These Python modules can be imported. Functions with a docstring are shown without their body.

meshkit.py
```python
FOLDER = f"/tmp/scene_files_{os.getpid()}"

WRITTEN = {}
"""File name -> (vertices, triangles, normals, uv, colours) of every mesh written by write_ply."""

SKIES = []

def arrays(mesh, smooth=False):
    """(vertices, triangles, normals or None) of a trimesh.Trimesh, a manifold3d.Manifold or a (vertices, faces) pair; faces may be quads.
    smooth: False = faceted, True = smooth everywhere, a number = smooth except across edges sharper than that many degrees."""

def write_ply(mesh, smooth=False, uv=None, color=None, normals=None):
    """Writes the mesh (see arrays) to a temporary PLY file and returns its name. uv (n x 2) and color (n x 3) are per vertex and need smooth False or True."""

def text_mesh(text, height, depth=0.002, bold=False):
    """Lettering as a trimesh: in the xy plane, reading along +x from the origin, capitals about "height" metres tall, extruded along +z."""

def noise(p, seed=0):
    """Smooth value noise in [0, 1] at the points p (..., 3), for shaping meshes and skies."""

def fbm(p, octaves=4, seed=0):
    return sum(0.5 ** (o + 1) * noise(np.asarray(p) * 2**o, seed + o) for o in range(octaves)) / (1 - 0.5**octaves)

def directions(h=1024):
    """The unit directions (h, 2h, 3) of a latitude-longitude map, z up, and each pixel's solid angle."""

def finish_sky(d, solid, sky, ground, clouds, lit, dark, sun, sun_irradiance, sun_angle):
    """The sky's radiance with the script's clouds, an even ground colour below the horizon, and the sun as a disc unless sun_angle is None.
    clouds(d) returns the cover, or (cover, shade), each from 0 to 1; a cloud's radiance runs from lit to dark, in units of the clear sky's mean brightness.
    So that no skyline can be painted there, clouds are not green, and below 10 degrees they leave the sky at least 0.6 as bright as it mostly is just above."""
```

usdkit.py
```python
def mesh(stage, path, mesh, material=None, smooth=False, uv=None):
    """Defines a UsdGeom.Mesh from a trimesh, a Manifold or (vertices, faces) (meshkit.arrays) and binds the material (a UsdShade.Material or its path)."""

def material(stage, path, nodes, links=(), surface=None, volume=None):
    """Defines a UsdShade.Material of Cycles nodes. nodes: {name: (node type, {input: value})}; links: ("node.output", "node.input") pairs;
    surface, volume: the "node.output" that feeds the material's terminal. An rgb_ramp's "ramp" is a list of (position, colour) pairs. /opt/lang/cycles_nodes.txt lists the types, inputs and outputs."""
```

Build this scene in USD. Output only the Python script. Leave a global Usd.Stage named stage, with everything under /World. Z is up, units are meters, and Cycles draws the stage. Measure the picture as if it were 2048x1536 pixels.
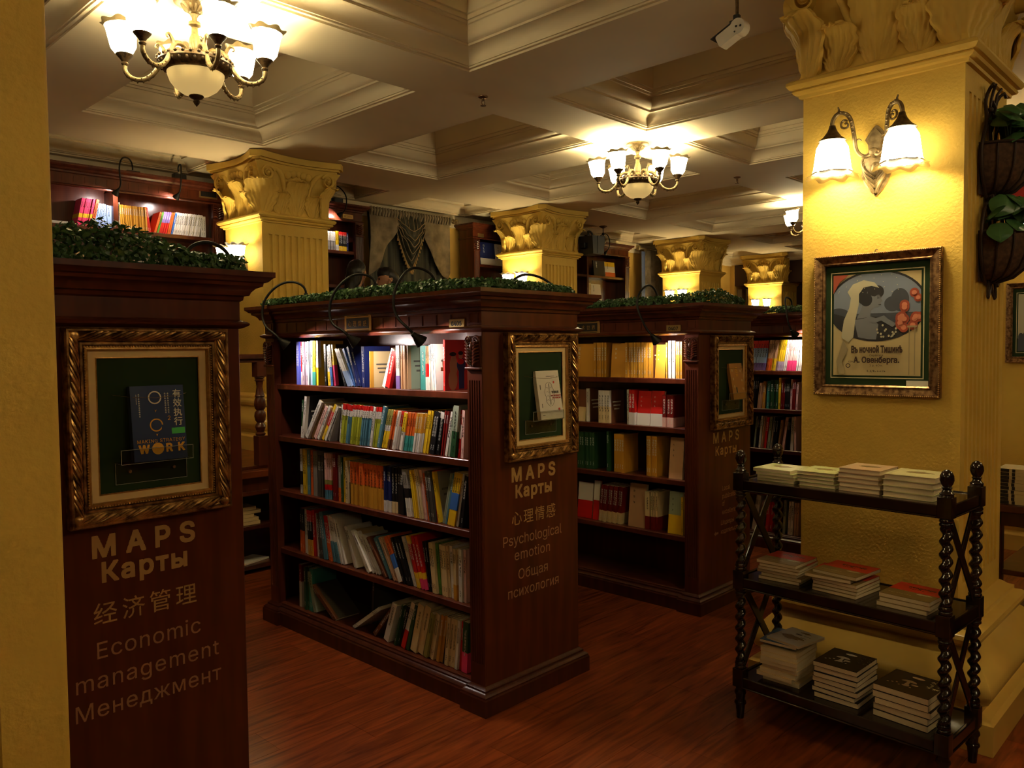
import math, random, re, glob
import numpy as np, trimesh, manifold3d, usdkit, meshkit
from pxr import Usd, UsdGeom, UsdLux, UsdShade, Gf, Sdf
from shapely.geometry import Polygon, box as sbox, Point
from shapely import affinity, union_all
stage = Usd.Stage.CreateInMemory()
UsdGeom.SetStageUpAxis(stage, 'Z'); UsdGeom.SetStageMetersPerUnit(stage, 1.0)
UsdGeom.Xform.Define(stage, '/World'); UsdGeom.Scope.Define(stage, '/World/Looks')
rnd = random.Random(7); nr = np.random.default_rng(11)
PI = math.pi

# ------------------------------------------------------------------ camera, light levels, exposure
YAW, PITCH, ROLL, F_PX, EYE = math.radians(43.858), math.radians(-2.4707), math.radians(-0.5609), 1600.0, 1.5
EXPOSURE = 0.48         # stops
SHADE_GLOW = 18.0       # emission of the glowing glass shades
SCONCE_GLOW = 7.5      # emission of the wall lamps' shades
SCONCE_BULB = 230.0
BULB = 470.0            # bulbs inside the shades
SPOT = 1250.0            # white LED reading lamps
WARM, LED = (1.0, 0.84, 0.49), (1.0, 0.86, 0.80)
cam = UsdGeom.Camera.Define(stage, '/World/camera')
fw = np.array([math.cos(YAW)*math.cos(PITCH), math.sin(YAW)*math.cos(PITCH), math.sin(PITCH)])
rt = np.array([math.sin(YAW), -math.cos(YAW), 0.0]); up = np.cross(rt, fw)
rt2 = rt*math.cos(ROLL) + up*math.sin(ROLL); up2 = np.cross(rt2, fw)
cm = Gf.Matrix4d(*rt2, 0, *up2, 0, *(-fw), 0, 0, 0, EYE, 1)
cam.AddTransformOp().Set(cm)
cam.CreateHorizontalApertureAttr(36.0); cam.CreateVerticalApertureAttr(27.0)
cam.CreateFocalLengthAttr(36.0*F_PX/2048); cam.CreateClippingRangeAttr((0.05, 100.0))
cam.CreateExposureAttr(EXPOSURE)
dome = UsdLux.DomeLight.Define(stage, '/World/ambient_dome'); dome.CreateIntensityAttr(0.0)   # closed room: no daylight reaches it

# ------------------------------------------------------------------ helpers
_used = {}
def path(name, parent='/World'):
    k = (str(parent), name); n = _used.get(k, 0); _used[k] = n + 1
    return f'{parent}/{name}' + (f'_{n:03d}' if n else '')
def setcd(p, **kw):
    for k, v in kw.items():
        if v: p.SetCustomDataByKey(k, v)
def mat4(loc=(0, 0, 0), rz=0, rx=0, ry=0):
    T = trimesh.transformations
    return T.translation_matrix(loc) @ T.rotation_matrix(rz, [0, 0, 1]) @ T.rotation_matrix(ry, [0, 1, 0]) @ T.rotation_matrix(rx, [1, 0, 0])
def thing(name, label, cat, loc=(0, 0, 0), rz=0, group=None, M=None, kind=None):
    x = UsdGeom.Xform.Define(stage, path(name))
    M = mat4(loc, rz) if M is None else M
    x.AddTransformOp().Set(Gf.Matrix4d(*np.asarray(M).T.ravel().tolist()))
    p = x.GetPrim(); setcd(p, label=label, category=cat, group=group, kind=kind)
    return p
def copy_of(root, label, M, group=None):
    cd = root.GetCustomData()
    r = thing(root.GetName().rstrip('0123456789').rstrip('_'), label or cd['label'], cd['category'], M=M, group=group or cd.get('group'))
    r.GetReferences().AddInternalReference(root.GetPath()); r.SetInstanceable(True)
    return r
class MB:
    def __init__(s): s.v, s.f, s.n = [], [], 0
    def add(s, v, f, M=None):
        v = np.asarray(v, float); f = np.asarray(f, int)
        if f.shape[1] == 4: f = np.vstack([f[:, [0, 1, 2]], f[:, [0, 2, 3]]])
        if M is not None: v = v @ M[:3, :3].T + M[:3, 3]
        s.v.append(v); s.f.append(f + s.n); s.n += len(v); return s
    def mesh(s, m, M=None): return s.add(np.asarray(m.vertices), np.asarray(m.faces), M)
    def man(s, m, M=None):
        k = m.to_mesh(); return s.add(k.vert_properties[:, :3], k.tri_verts, M)
    def box(s, a, b, c=0.0, M=None):
        a, b = np.minimum(a, b), np.maximum(a, b)
        if c <= 0:
            v = np.array([[(a, b)[i][0], (a, b)[j][1], (a, b)[k][2]] for i in (0, 1) for j in (0, 1) for k in (0, 1)])
            return s.add(v, [[0, 1, 3, 2], [4, 6, 7, 5], [0, 4, 5, 1], [2, 3, 7, 6], [0, 2, 6, 4], [1, 5, 7, 3]], M)
        c = min(c, *( (b - a) * .45)); P = []
        for i in (0, 1):
            for j in (0, 1):
                for k in (0, 1):
                    q = np.array([(a, b)[i][0], (a, b)[j][1], (a, b)[k][2]]); sg = np.array([1 - 2*i, 1 - 2*j, 1 - 2*k])*c
                    for ax in range(3):
                        w = sg.copy(); w[ax] = 0; P.append(q + w)
        return s.man(manifold3d.Manifold.hull_points(np.array(P)), M)
    def lathe(s, prof, n=20, M=None, phase=0.0):
        prof = np.asarray(prof, float); m = len(prof); t = np.arange(n)/n*2*PI + phase
        v = np.stack([np.outer(np.cos(t), prof[:, 0]), np.outer(np.sin(t), prof[:, 0]), np.tile(prof[:, 1], (n, 1))], -1).reshape(-1, 3)
        i, j = np.meshgrid(np.arange(n), np.arange(m - 1), indexing='ij'); a = i*m + j; b = ((i + 1) % n)*m + j
        f = np.stack([a, b, b + 1, a + 1], -1).reshape(-1, 4)
        return s.add(v, f, M)
    def tube(s, pts, r, n=8, M=None, caps=True):
        p = np.asarray(pts, float); m = len(p); r = np.broadcast_to(np.asarray(r, float), (m,))
        t = np.gradient(p, axis=0); t /= np.maximum(np.linalg.norm(t, axis=1, keepdims=True), 1e-9)
        u = np.cross(t[0], [0, 0, 1.0]); u = np.cross(t[0], [0, 1.0, 0]) if np.linalg.norm(u) < .1 else u
        u /= np.linalg.norm(u); V = []
        for i in range(m):
            u = u - t[i]*(u @ t[i]); u /= max(np.linalg.norm(u), 1e-9); w = np.cross(t[i], u); a = np.arange(n)/n*2*PI
            V.append(p[i] + r[i]*(np.outer(np.cos(a), u) + np.outer(np.sin(a), w)))
        V = np.vstack(V); f = []
        i, j = np.meshgrid(np.arange(m - 1), np.arange(n), indexing='ij'); a = i*n + j; b = i*n + (j + 1) % n
        f = np.stack([a, b, b + n, a + n], -1).reshape(-1, 4)
        if caps:
            k = len(V); V = np.vstack([V, p[0], p[-1]])
            f = np.vstack([np.vstack([f[:, [0, 1, 2]], f[:, [0, 2, 3]]]), [[k, (q + 1) % n, q] for q in range(n)], [[k + 1, (m - 1)*n + q, (m - 1)*n + (q + 1) % n] for q in range(n)]])
        return s.add(V, f, M)
    def ball(s, c, r, sub=2, sc=(1, 1, 1)):
        b = _ico(sub); return s.add(b[0]*np.asarray(r)*np.asarray(sc) + np.asarray(c), b[1])
    def sweep(s, poly, prof, M=None, close=False):   # mitred moulding round an axis aligned polygon (counter-clockwise); prof: (outwards, z)
        P = np.asarray(poly, float); n = len(P); d = np.roll(P, -1, 0) - P; d /= np.linalg.norm(d, axis=1, keepdims=True)
        no = np.stack([d[:, 1], -d[:, 0]], 1); mt = no + np.roll(no, 1, 0)
        dup = np.abs((no*np.roll(no, 1, 0)).sum(1)) > .9; mt[dup] = no[dup]
        prof = np.asarray(prof, float); m = len(prof)
        for i in range(n):                                        # each side has corners of its own, so that mitres stay crisp
            k = (i + 1) % n; v = np.array([[*(P[q] + o*mt[q]), z] for q in (i, k) for o, z in prof]); a = np.arange(m - 1)
            s.add(v, np.stack([a, a + m, a + m + 1, a + 1], -1), M)
        return s
    def grid(s, G, M=None, wrap=False):
        G = np.asarray(G, float); a, b = G.shape[:2]
        i, j = np.meshgrid(np.arange(a if wrap else a - 1), np.arange(b - 1), indexing='ij'); p = i*b + j; q = ((i + 1) % a)*b + j
        return s.add(G.reshape(-1, 3), np.stack([p, q, q + 1, p + 1], -1).reshape(-1, 4), M)
    def prism(s, poly, z0, z1, M=None):
        for g in getattr(poly, 'geoms', [poly]):
            if g.is_empty or g.area < 1e-9: continue
            m = trimesh.creation.extrude_polygon(g, z1 - z0, engine='earcut'); m.apply_translation([0, 0, z0]); s.mesh(m, M)
        return s
    def arr(s): return np.vstack(s.v), np.vstack(s.f)
_ic = {}
def _ico(sub):
    if sub not in _ic:
        m = trimesh.creation.icosphere(sub); _ic[sub] = (np.array(m.vertices), np.array(m.faces))
    return _ic[sub]
def part(parent, name, mb, m, smooth=False, label=None, kind=None):
    pp = parent.GetPath() if hasattr(parent, 'GetPath') else parent
    g = usdkit.mesh(stage, path(name, pp), mb.arr() if isinstance(mb, MB) else mb, MAT[m], smooth=smooth).GetPrim()
    setcd(g, label=label, kind=kind); return g
def top(name, mb, m, label=None, cat=None, smooth=False, kind=None, group=None):
    g = usdkit.mesh(stage, path(name), mb.arr() if isinstance(mb, MB) else mb, MAT[m], smooth=smooth).GetPrim()
    setcd(g, label=label, category=cat, kind=kind, group=group); return g
def spline(pts, n=40):
    from scipy.interpolate import CubicSpline
    p = np.asarray(pts, float); t = np.r_[0, np.cumsum(np.linalg.norm(np.diff(p, axis=0), axis=1))]
    return CubicSpline(t, p)(np.linspace(0, t[-1], n))
RX90 = mat4(rx=PI/2)                                   # xy drawing -> standing in the xz plane, facing -y
def facing_x(x, y, z): return mat4((x, y, z), rz=-PI/2) @ RX90   # drawing's +x runs to -y, faces -x
def facing_y(x, y, z): return mat4((x, y, z)) @ RX90             # drawing's +x runs to +x, faces -y
_FONT = {}
def text_poly(s, h, font='inter', bold=0, spacing=0.0):
    """Lettering as shapely polygons, capitals h tall, starting at x=0 on the baseline."""
    from PIL import Image, ImageDraw, ImageFont
    if font not in _FONT:
        pat = {'inter': 'Inter.woff2', 'cjk': 'Noto Sans CJK*'}[font]; fs = glob.glob('/opt/blender-*/*/datafiles/fonts/' + pat)
        _FONT[font] = ImageFont.truetype((fs or glob.glob('/opt/blender-*/*/datafiles/fonts/Inter.woff2'))[0], 72)
    ft = _FONT[font]; out, x = [], 0.0; sc = h/(52.4 if font == 'inter' else 66.0)
    for ch in s:
        if ch != ' ':
            x0, y0, x1, y1 = ft.getbbox(ch, anchor='ls', stroke_width=bold)
            im = Image.new('L', (x1 - x0 + 8, y1 - y0 + 8)); ImageDraw.Draw(im).text((4 - x0, 4 - y0), ch, 255, ft, anchor='ls', stroke_width=bold)
            on = np.pad(np.asarray(im) > 127, ((0, 0), (1, 1))).astype(np.int8)
            r, a = np.nonzero(np.diff(on, axis=1) == 1); b = np.nonzero(np.diff(on, axis=1) == -1)[1]
            if len(r):
                from shapely import box as vbox
                g = union_all(vbox(a, -r - 1, b, -r)).buffer(.6).buffer(-.6).simplify(.6)
                out.append(affinity.affine_transform(g, [sc, 0, 0, sc, x + (x0 - 4)*sc, (4 - y0)*sc]))
        x += ft.getlength(ch)*sc + spacing
    return union_all(out), x - spacing
def lettering(parent, s, h, M, m='letter_gold', font='inter', bold=0, width=None, center=True, depth=.0008, spacing=0.0, name='lettering', label=None, vertical=False):
    """One line of flat lettering; width stretches the spacing so that the line is as wide as in the photograph."""
    if vertical:
        gs = []
        for i, ch in enumerate(s):
            g, w = text_poly(ch, h, font, bold); gs.append(affinity.translate(g, 0, -i*(h*1.16 + spacing)))
        g, w = union_all(gs), h
    else:
        g, w = text_poly(s, h, font, bold)
        if width and len(s) > 1:
            spacing = (width - w)/(len(s) - 1); g, w = text_poly(s, h, font, bold, spacing)
    if center: g = affinity.translate(g, -w/2, 0)
    return part(parent, name, MB().prism(g, 0, depth, M), m, label=label)

# ------------------------------------------------------------------ materials
MAT = {}
def srgb(*c):
    c = np.array(c, float)/255; return tuple(np.where(c <= .04045, c/12.92, ((c + .055)/1.055)**2.4).tolist())
def plain(name, col, rough=.5, metal=0.0, spec=.5, coat=0.0, **kw):
    MAT[name] = usdkit.material(stage, '/World/Looks/' + name, {'p': ('principled_bsdf', {'base_color': col, 'roughness': rough, 'metallic': metal, 'specular_ior_level': spec, **({'coat_weight': coat, 'coat_roughness': .12} if coat else {}), **kw})}, [], surface='p.BSDF')
def noisy(name, c1, c2, scale=8.0, rough=.5, metal=0.0, bump=0.0, bscale=None, stretch=(1, 1, 1), spec=.5, coat=0.0, detail=4, lo=.35, hi=.65, rand=0.0, space='object', bdist=.002, dist=0.0):
    n = {'tc': ('texture_coordinate', {}), 'mp': ('mapping', {'scale': stretch}), 'n': ('noise_texture', {'scale': scale, 'detail': detail, 'distortion': dist}),
         'r': ('rgb_ramp', {'ramp': [(lo, c1), (hi, c2)]}), 'p': ('principled_bsdf', {'roughness': rough, 'metallic': metal, 'specular_ior_level': spec, **({'coat_weight': coat, 'coat_roughness': .1} if coat else {})})}
    l = [('mp.vector', 'n.vector'), ('n.fac', 'r.fac')]
    if space == 'object': l.append(('tc.object', 'mp.vector'))
    else: n['g'] = ('geometry', {}); l.append(('g.position', 'mp.vector'))
    last = 'r.color'
    if rand:
        n['oi'] = ('object_info', {}); n['rr'] = ('rgb_ramp', {'ramp': [(0, (1 - rand,)*3), (1, (1 + rand,)*3)]}); n['mx'] = ('mix', {'mix_type': 'multiply', 'fac': 1.0})
        l += [('oi.random', 'rr.fac'), ('r.color', 'mx.color1'), ('rr.color', 'mx.color2')]; last = 'mx.color'
    l.append((last, 'p.base_color'))
    if bump:
        n['b'] = ('bump', {'strength': bump, 'distance': bdist}); n['bn'] = ('noise_texture', {'scale': bscale or scale, 'detail': 3})
        l += [('mp.vector', 'bn.vector'), ('bn.fac', 'b.height'), ('b.normal', 'p.normal')]
    MAT[name] = usdkit.material(stage, '/World/Looks/' + name, n, l, surface='p.BSDF')
def glow(name, col, strength, base=(.8, .75, .6)):
    MAT[name] = usdkit.material(stage, '/World/Looks/' + name, {'p': ('principled_bsdf', {'base_color': base, 'roughness': .35, 'emission_color': col, 'emission_strength': strength})}, [], surface='p.BSDF')
noisy('stucco', (.61, .390, .066), (.70, .460, .086), 3, .62, bump=.34, bscale=85, spec=.25, space='world', bdist=.006, detail=2)
noisy('capital_plaster', (.61, .392, .070), (.67, .44, .086), 2, .6, spec=.25, detail=2, space='world')
noisy('paint_yellow', (.64, .40, .08), (.70, .45, .10), 2, .38, spec=.4, space='world')
noisy('paint_gloss', (.66, .42, .09), (.72, .47, .11), 3, .14, spec=.5, space='world')
noisy('plaster', (.66, .55, .37), (.72, .61, .42), 1.5, .7, spec=.2, detail=2, space='world')
noisy('wall_paint', (.60, .37, .08), (.66, .42, .10), 2, .6, spec=.2, detail=2, space='world')
noisy('wood_red', (.066, .0135, .0055), (.100, .0215, .0080), 7, .26, stretch=(3, 3, .3), spec=.5, detail=4, space='world')
noisy('wood_dark', (.040, .0082, .0042), (.062, .0135, .006), 9, .24, stretch=(3, 3, .4), spec=.5, detail=3, space='world')
noisy('wood_black', (.010, .005, .0035), (.019, .008, .005), 12, .13, stretch=(2, 2, .5), spec=.6, detail=2, space='world')
noisy('floor_wood', (.085, .0135, .0035), (.265, .060, .0135), 3.2, .24, stretch=(.8, 8, 1), spec=.5, detail=5, rand=.2, space='world', dist=1.5, lo=.28, hi=.72)
noisy('gold_frame', (.13, .055, .018), (.62, .36, .13), 40, .34, metal=.85, detail=3)
noisy('gold_trim', (.42, .24, .08), (.62, .38, .14), 60, .35, metal=.8)
noisy('bronze_frame', (.10, .045, .02), (.38, .22, .10), 55, .33, metal=.8)
noisy('antique_brass', (.17, .115, .05), (.34, .25, .12), 40, .42, metal=.6)
noisy('antique_dark', (.045, .028, .014), (.16, .10, .045), 60, .42, metal=.6)
plain('brass', (.62, .42, .16), .3, .9); plain('black_metal', (.007, .0065, .006), .5, spec=.3); plain('black_plastic', (.012, .012, .013), .45)
plain('rust_iron', (.045, .024, .014), .55, .4); plain('white_plastic', (.62, .58, .50), .4); plain('grey_speaker', (.03, .032, .034), .5)
plain('mat_cream', (.66, .50, .26), .7, spec=.2); plain('mat_green', (.016, .034, .012), .8, spec=.15); plain('letter_gold', (.40, .235, .085), .5, spec=.3); plain('letter_thin', (.33, .17, .085), .5, spec=.3)
plain('paper', (.66, .55, .36), .8, spec=.15); plain('plate_black', (.012, .011, .010), .35)
MAT['acrylic'] = usdkit.material(stage, '/World/Looks/acrylic', {'t': ('transparent_bsdf', {'color': (.95, .96, .94)}), 'g': ('glossy_bsdf', {'roughness': .04}), 'm': ('mix_closure', {'fac': .05})}, [('t.BSDF', 'm.closure1'), ('g.BSDF', 'm.closure2')], surface='m.closure')
plain('acrylic_edge', (.30, .31, .26), .2)
glow('shade_glass', (1.0, .87, .53), SHADE_GLOW); glow('sconce_glass', (1.0, .85, .52), SCONCE_GLOW); plain('shade_rim', (.24, .175, .08), .3); glow('bowl_glass', (1.0, .66, .22), .36, (.45, .34, .15)); glow('led', LED, 30.0)
MAT['leaf'] = usdkit.material(stage, '/World/Looks/leaf', {'g': ('geometry', {}), 'r': ('rgb_ramp', {'ramp': [(0, (.06, .14, .05)), (.55, (.15, .33, .11)), (1, (.42, .60, .30))]}), 'p': ('principled_bsdf', {'roughness': .3}), 't': ('translucent_bsdf', {'color': (.06, .14, .03)}), 'm': ('mix_closure', {'fac': .18})}, [('g.random_per_island', 'r.fac'), ('r.color', 'p.base_color'), ('p.BSDF', 'm.closure1'), ('t.BSDF', 'm.closure2')], surface='m.closure')
MAT['plant_leaf'] = usdkit.material(stage, '/World/Looks/plant_leaf', {'p': ('principled_bsdf', {'roughness': .3, 'base_color': (.07, .19, .06)}), 't': ('translucent_bsdf', {'color': (.05, .14, .03)}), 'm': ('mix_closure', {'fac': .2})}, [('p.BSDF', 'm.closure1'), ('t.BSDF', 'm.closure2')], surface='m.closure')
plain('vine', (.03, .045, .015), .7); noisy('coir', (.055, .026, .013), (.11, .055, .028), 60, .9)
noisy('damask', (.13, .095, .05), (.26, .20, .12), 9, .6); noisy('curtain_green', (.022, .024, .014), (.06, .058, .034), 14, .55); plain('cord_tan', (.34, .24, .13), .7); plain('tassel', (.42, .27, .10), .7)
noisy('sheer_stripe', (.012, .012, .008), (.07, .07, .045), 6, .7, stretch=(4, .01, .01), space='world')
plain('skin', (.48, .24, .14), .5, subsurface_weight=.15); plain('hair', (.010, .008, .007), .45); plain('cloth_dark', (.02, .02, .024), .8); plain('cloth_blue', (.03, .05, .10), .8); plain('eye', (.02, .015, .012), .2); plain('lip', (.40, .12, .09), .5)
plain('banner_red', (.55, .02, .012), .6); plain('door_grey', (.20, .165, .12), .5); plain('void_brown', (.035, .009, .004), .6); plain('sprinkler', (.25, .15, .08), .3, .9); plain('canvas', (.50, .45, .34), .7)
# printing inks and covers
PAL = dict(w=(216, 210, 198), c=(214, 190, 140), b=(24, 23, 24), n=(28, 38, 92), B=(62, 112, 190), P=(92, 98, 190), l=(148, 176, 222), r=(196, 30, 24), R=(116, 22, 18), o=(212, 96, 34), y=(230, 190, 34), Y=(198, 142, 44), g=(88, 140, 48), G=(40, 78, 44), t=(56, 138, 128),
           m=(176, 154, 170), k=(222, 60, 110), p=(224, 176, 164), a=(140, 134, 124), A=(74, 70, 62), s=(146, 156, 132), T=(190, 148, 108), M=(104, 60, 36), L=(166, 172, 48), v=(124, 98, 160), d=(140, 134, 66), u=(78, 124, 140), h=(206, 208, 150), e=(206, 176, 136), q=(110, 92, 62))
for k, c in PAL.items(): plain('ink_' + ('dark_' if k.isupper() else 'light_') + k.lower(), srgb(*c), .42, spec=.4)
def ink(k): return 'ink_' + ('dark_' if k.isupper() else 'light_') + k.lower()
# ------------------------------------------------------------------ the setting
H, HP, YW, YF = 3.13, 0.70, 7.35, 7.05        # beam soffit, platform height, back wall, face of the wall bookcases
X0, X1, Y0 = -3.2, 13.48, -4.6
fl = UsdGeom.Xform.Define(stage, path('floor')).GetPrim(); setcd(fl, kind='structure', label='dark red varnished wooden plank floor')
part(fl, 'subfloor', MB().box((X0, Y0, -.06), (X1, YW, -.011)), 'wood_dark')
rf = random.Random(3); others = MB(); npl = 0
for i in range(int((5.05 + 1.3)/.19) + 1):
    y = -1.3 + i*.19; x = -.9 + rf.uniform(-1.1, 0)
    while x < 6.6:
        L = rf.choice([.9, 1.1, 1.25, 1.4]); vis = (x + L > .9 and x < 5.6 and .55 < y < 5.05 and y > .2*x - .6)
        b = ((x + .0006, y + .0006, -.011), (x + L - .0006, y + .1894, rf.uniform(-.0004, 0)))
        if vis and npl < 290: part(fl, 'plank', MB().box(*b), 'floor_wood'); npl += 1
        else: others.box(*b)
        x += L
for i in range(14):
    y = Y0 + i*.24
    if y < -1.35: others.box((X0, y, -.011), (X1, y + .2385, 0))
others.box((6.6, -1.3, -.011), (X1, 5.05, 0)); others.box((X0, -1.3, -.011), (-2.0, 5.05, 0))
part(fl, 'plank_field', others, 'floor_wood', kind='stuff')
def struct(name, mb, m, label=None): return top(name, mb, m, label=label, kind='structure')
struct('wall_back', MB().box((X0, YW, -.06), (X1, YW + .12, H + .6)), 'wall_paint', 'ochre yellow painted back wall behind the tall bookcases')
struct('wall_left', MB().box((X0 - .12, Y0, -.06), (X0, YW + .12, H + .6)), 'wood_red')
struct('wall_front', MB().box((X0, Y0 - .12, -.06), (X1, Y0, H + .6)), 'wood_red')
# far right wall with the dark recess and the grey door leaf beyond the last column
wr = UsdGeom.Xform.Define(stage, path('wall_right')).GetPrim(); setcd(wr, kind='structure', label='far right wall with a dark brown recess')
part(wr, 'wall_surface', MB().box((X1 + .5, Y0, -.06), (X1 + .62, YW, H + .6)).box((X1, 7.27, -.06), (X1 + .5, YW, H + .3)).box((X1, Y0, -.06), (X1 + .5, 5.2, H + .3)), 'wall_paint')
part(wr, 'dark_panel', MB().box((X1 + .02, 5.2, 2.62), (X1 + .06, 7.27, H)), 'void_brown')
part(wr, 'recess_lining', MB().box((X1 + .44, 5.2, HP), (X1 + .5, 7.27, 2.62)), 'void_brown')
d1 = UsdGeom.Xform.Define(stage, path('door_1')).GetPrim(); setcd(d1, kind='structure', label='pale grey panelled door standing in the dark recess')
part(d1, 'door_leaf', MB().box((X1 + .10, 6.76, HP), (X1 + .14, 7.09, 2.56)).box((X1 + .10, 7.17, HP), (X1 + .13, 7.26, 2.56)), 'door_grey')
part(d1, 'panel_moulding', MB().box((X1 + .085, 6.80, 2.40), (X1 + .10, 7.05, 2.43)).box((X1 + .085, 6.80, 1.2), (X1 + .10, 6.83, 2.43)).box((X1 + .085, 7.02, 1.2), (X1 + .10, 7.05, 2.43)), 'wood_dark')
part(d1, 'drape', MB().grid([[(X1 + .05 + .03*math.sin(i*1.9), 6.42 + i*.033, z) for z in (HP, 1.5, 2.6)] for i in range(10)]), 'sheer_stripe')
struct('trim_1', MB().sweep([(X1, 5.2), (X1, 7.30), (X1 + .4, 7.30), (X1 + .4, 5.2)][::-1], [(0, 3.0), (.03, 3.02), (.05, 3.06), (.10, 3.10), (.12, 3.129), (0, 3.129)]), 'plaster', 'cream cornice over the dark recess')
# coffered ceiling
ce = UsdGeom.Xform.Define(stage, path('ceiling')).GetPrim(); setcd(ce, kind='structure', label='cream plaster ceiling with deep square coffers')
CX = [(-2.6, -1.95), (-1.5, -.25), (.12, 1.43), (1.94, 3.28), (3.97, 5.10), (5.61, 6.71), (7.44, 8.58), (9.08, 10.21), (10.95, 12.07), (12.5, 13.3)]
CY = [(-4.3, -3.75), (-3.2, -1.68), (-1.2, .72), (1.56, 3.475), (3.97, 5.86), (6.60, 7.22)]
slab = sbox(X0, Y0, X1 + .5, YW)
holes = [sbox(a - .007, c - .007, b + .007, d + .007) for a, b in CX for c, d in CY]
part(ce, 'beam_grid', MB().prism(slab.difference(union_all(holes)), H, H + .05), 'plaster')
t = np.linspace(0, PI/2, 7)
prof = [(-.014, H - .001), (0, H - .001), (0, H + .011), (.020, H + .011), (.020, H + .021), (.030, H + .021)]
prof += [(.030 + .068*(1 - math.cos(a)), H + .021 + .072*math.sin(a)) for a in t[1:]] + [(.108, H + .093), (.108, H + .106)]
prof += [(.108 + .050*math.sin(a), H + .106 + .075*(1 - math.cos(a))) for a in t[1:]] + [(.168, H + .184), (.168, H + .200), (.180, H + .200), (.180, H + .224), (.190, H + .228), (.190, H + .50)]
for (a, b) in CX:
    for (c, d) in CY:
        k = min(1.0, (min(b - a, d - c)/2 - .04)/.19)
        m = MB().sweep([(a, c), (a, d), (b, d), (b, c)], [(o*k, z) for o, z in prof])      # clockwise: the profile runs inwards
        m.box((a + .18*k, c + .18*k, H + .50), (b - .18*k, d - .18*k, H + .53)); part(ce, 'coffer', m, 'plaster', smooth=25)
struct('trim_2', MB().prism(sbox(X0, YW - .06, X1, YW), 3.05, H - .002).prism(sbox(X0, YW - .03, X1, YW), 2.99, 3.05), 'plaster', 'cream crown moulding along the top of the back wall')
# raised platform along the back
pl = UsdGeom.Xform.Define(stage, path('platform')).GetPrim(); setcd(pl, kind='structure', label='raised platform behind the bookcases with open shelves in its front')
part(pl, 'deck', MB().box((X0, 4.96, HP - .05), (X1 + .5, YW, HP), c=.006), 'floor_wood')
part(pl, 'fascia', MB().box((X0, 4.99, .56), (X1, 5.03, HP - .05)).box((X0, 4.975, .535), (X1, 5.03, .56)), 'wood_red')
part(pl, 'inner_wall', MB().box((X0, 5.40, 0), (X1, 5.46, HP - .05)), 'wood_dark')
for z in (.03, .30): part(pl, 'shelf', MB().box((X0, 4.985, z), (X1, 5.40, z + .025)), 'wood_dark')
for x in (-.4, .9, 2.2, 3.5, 4.8, 6.1): part(pl, 'divider', MB().box((x, 5.0, 0), (x + .03, 5.40, .535)), 'wood_dark')

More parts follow.
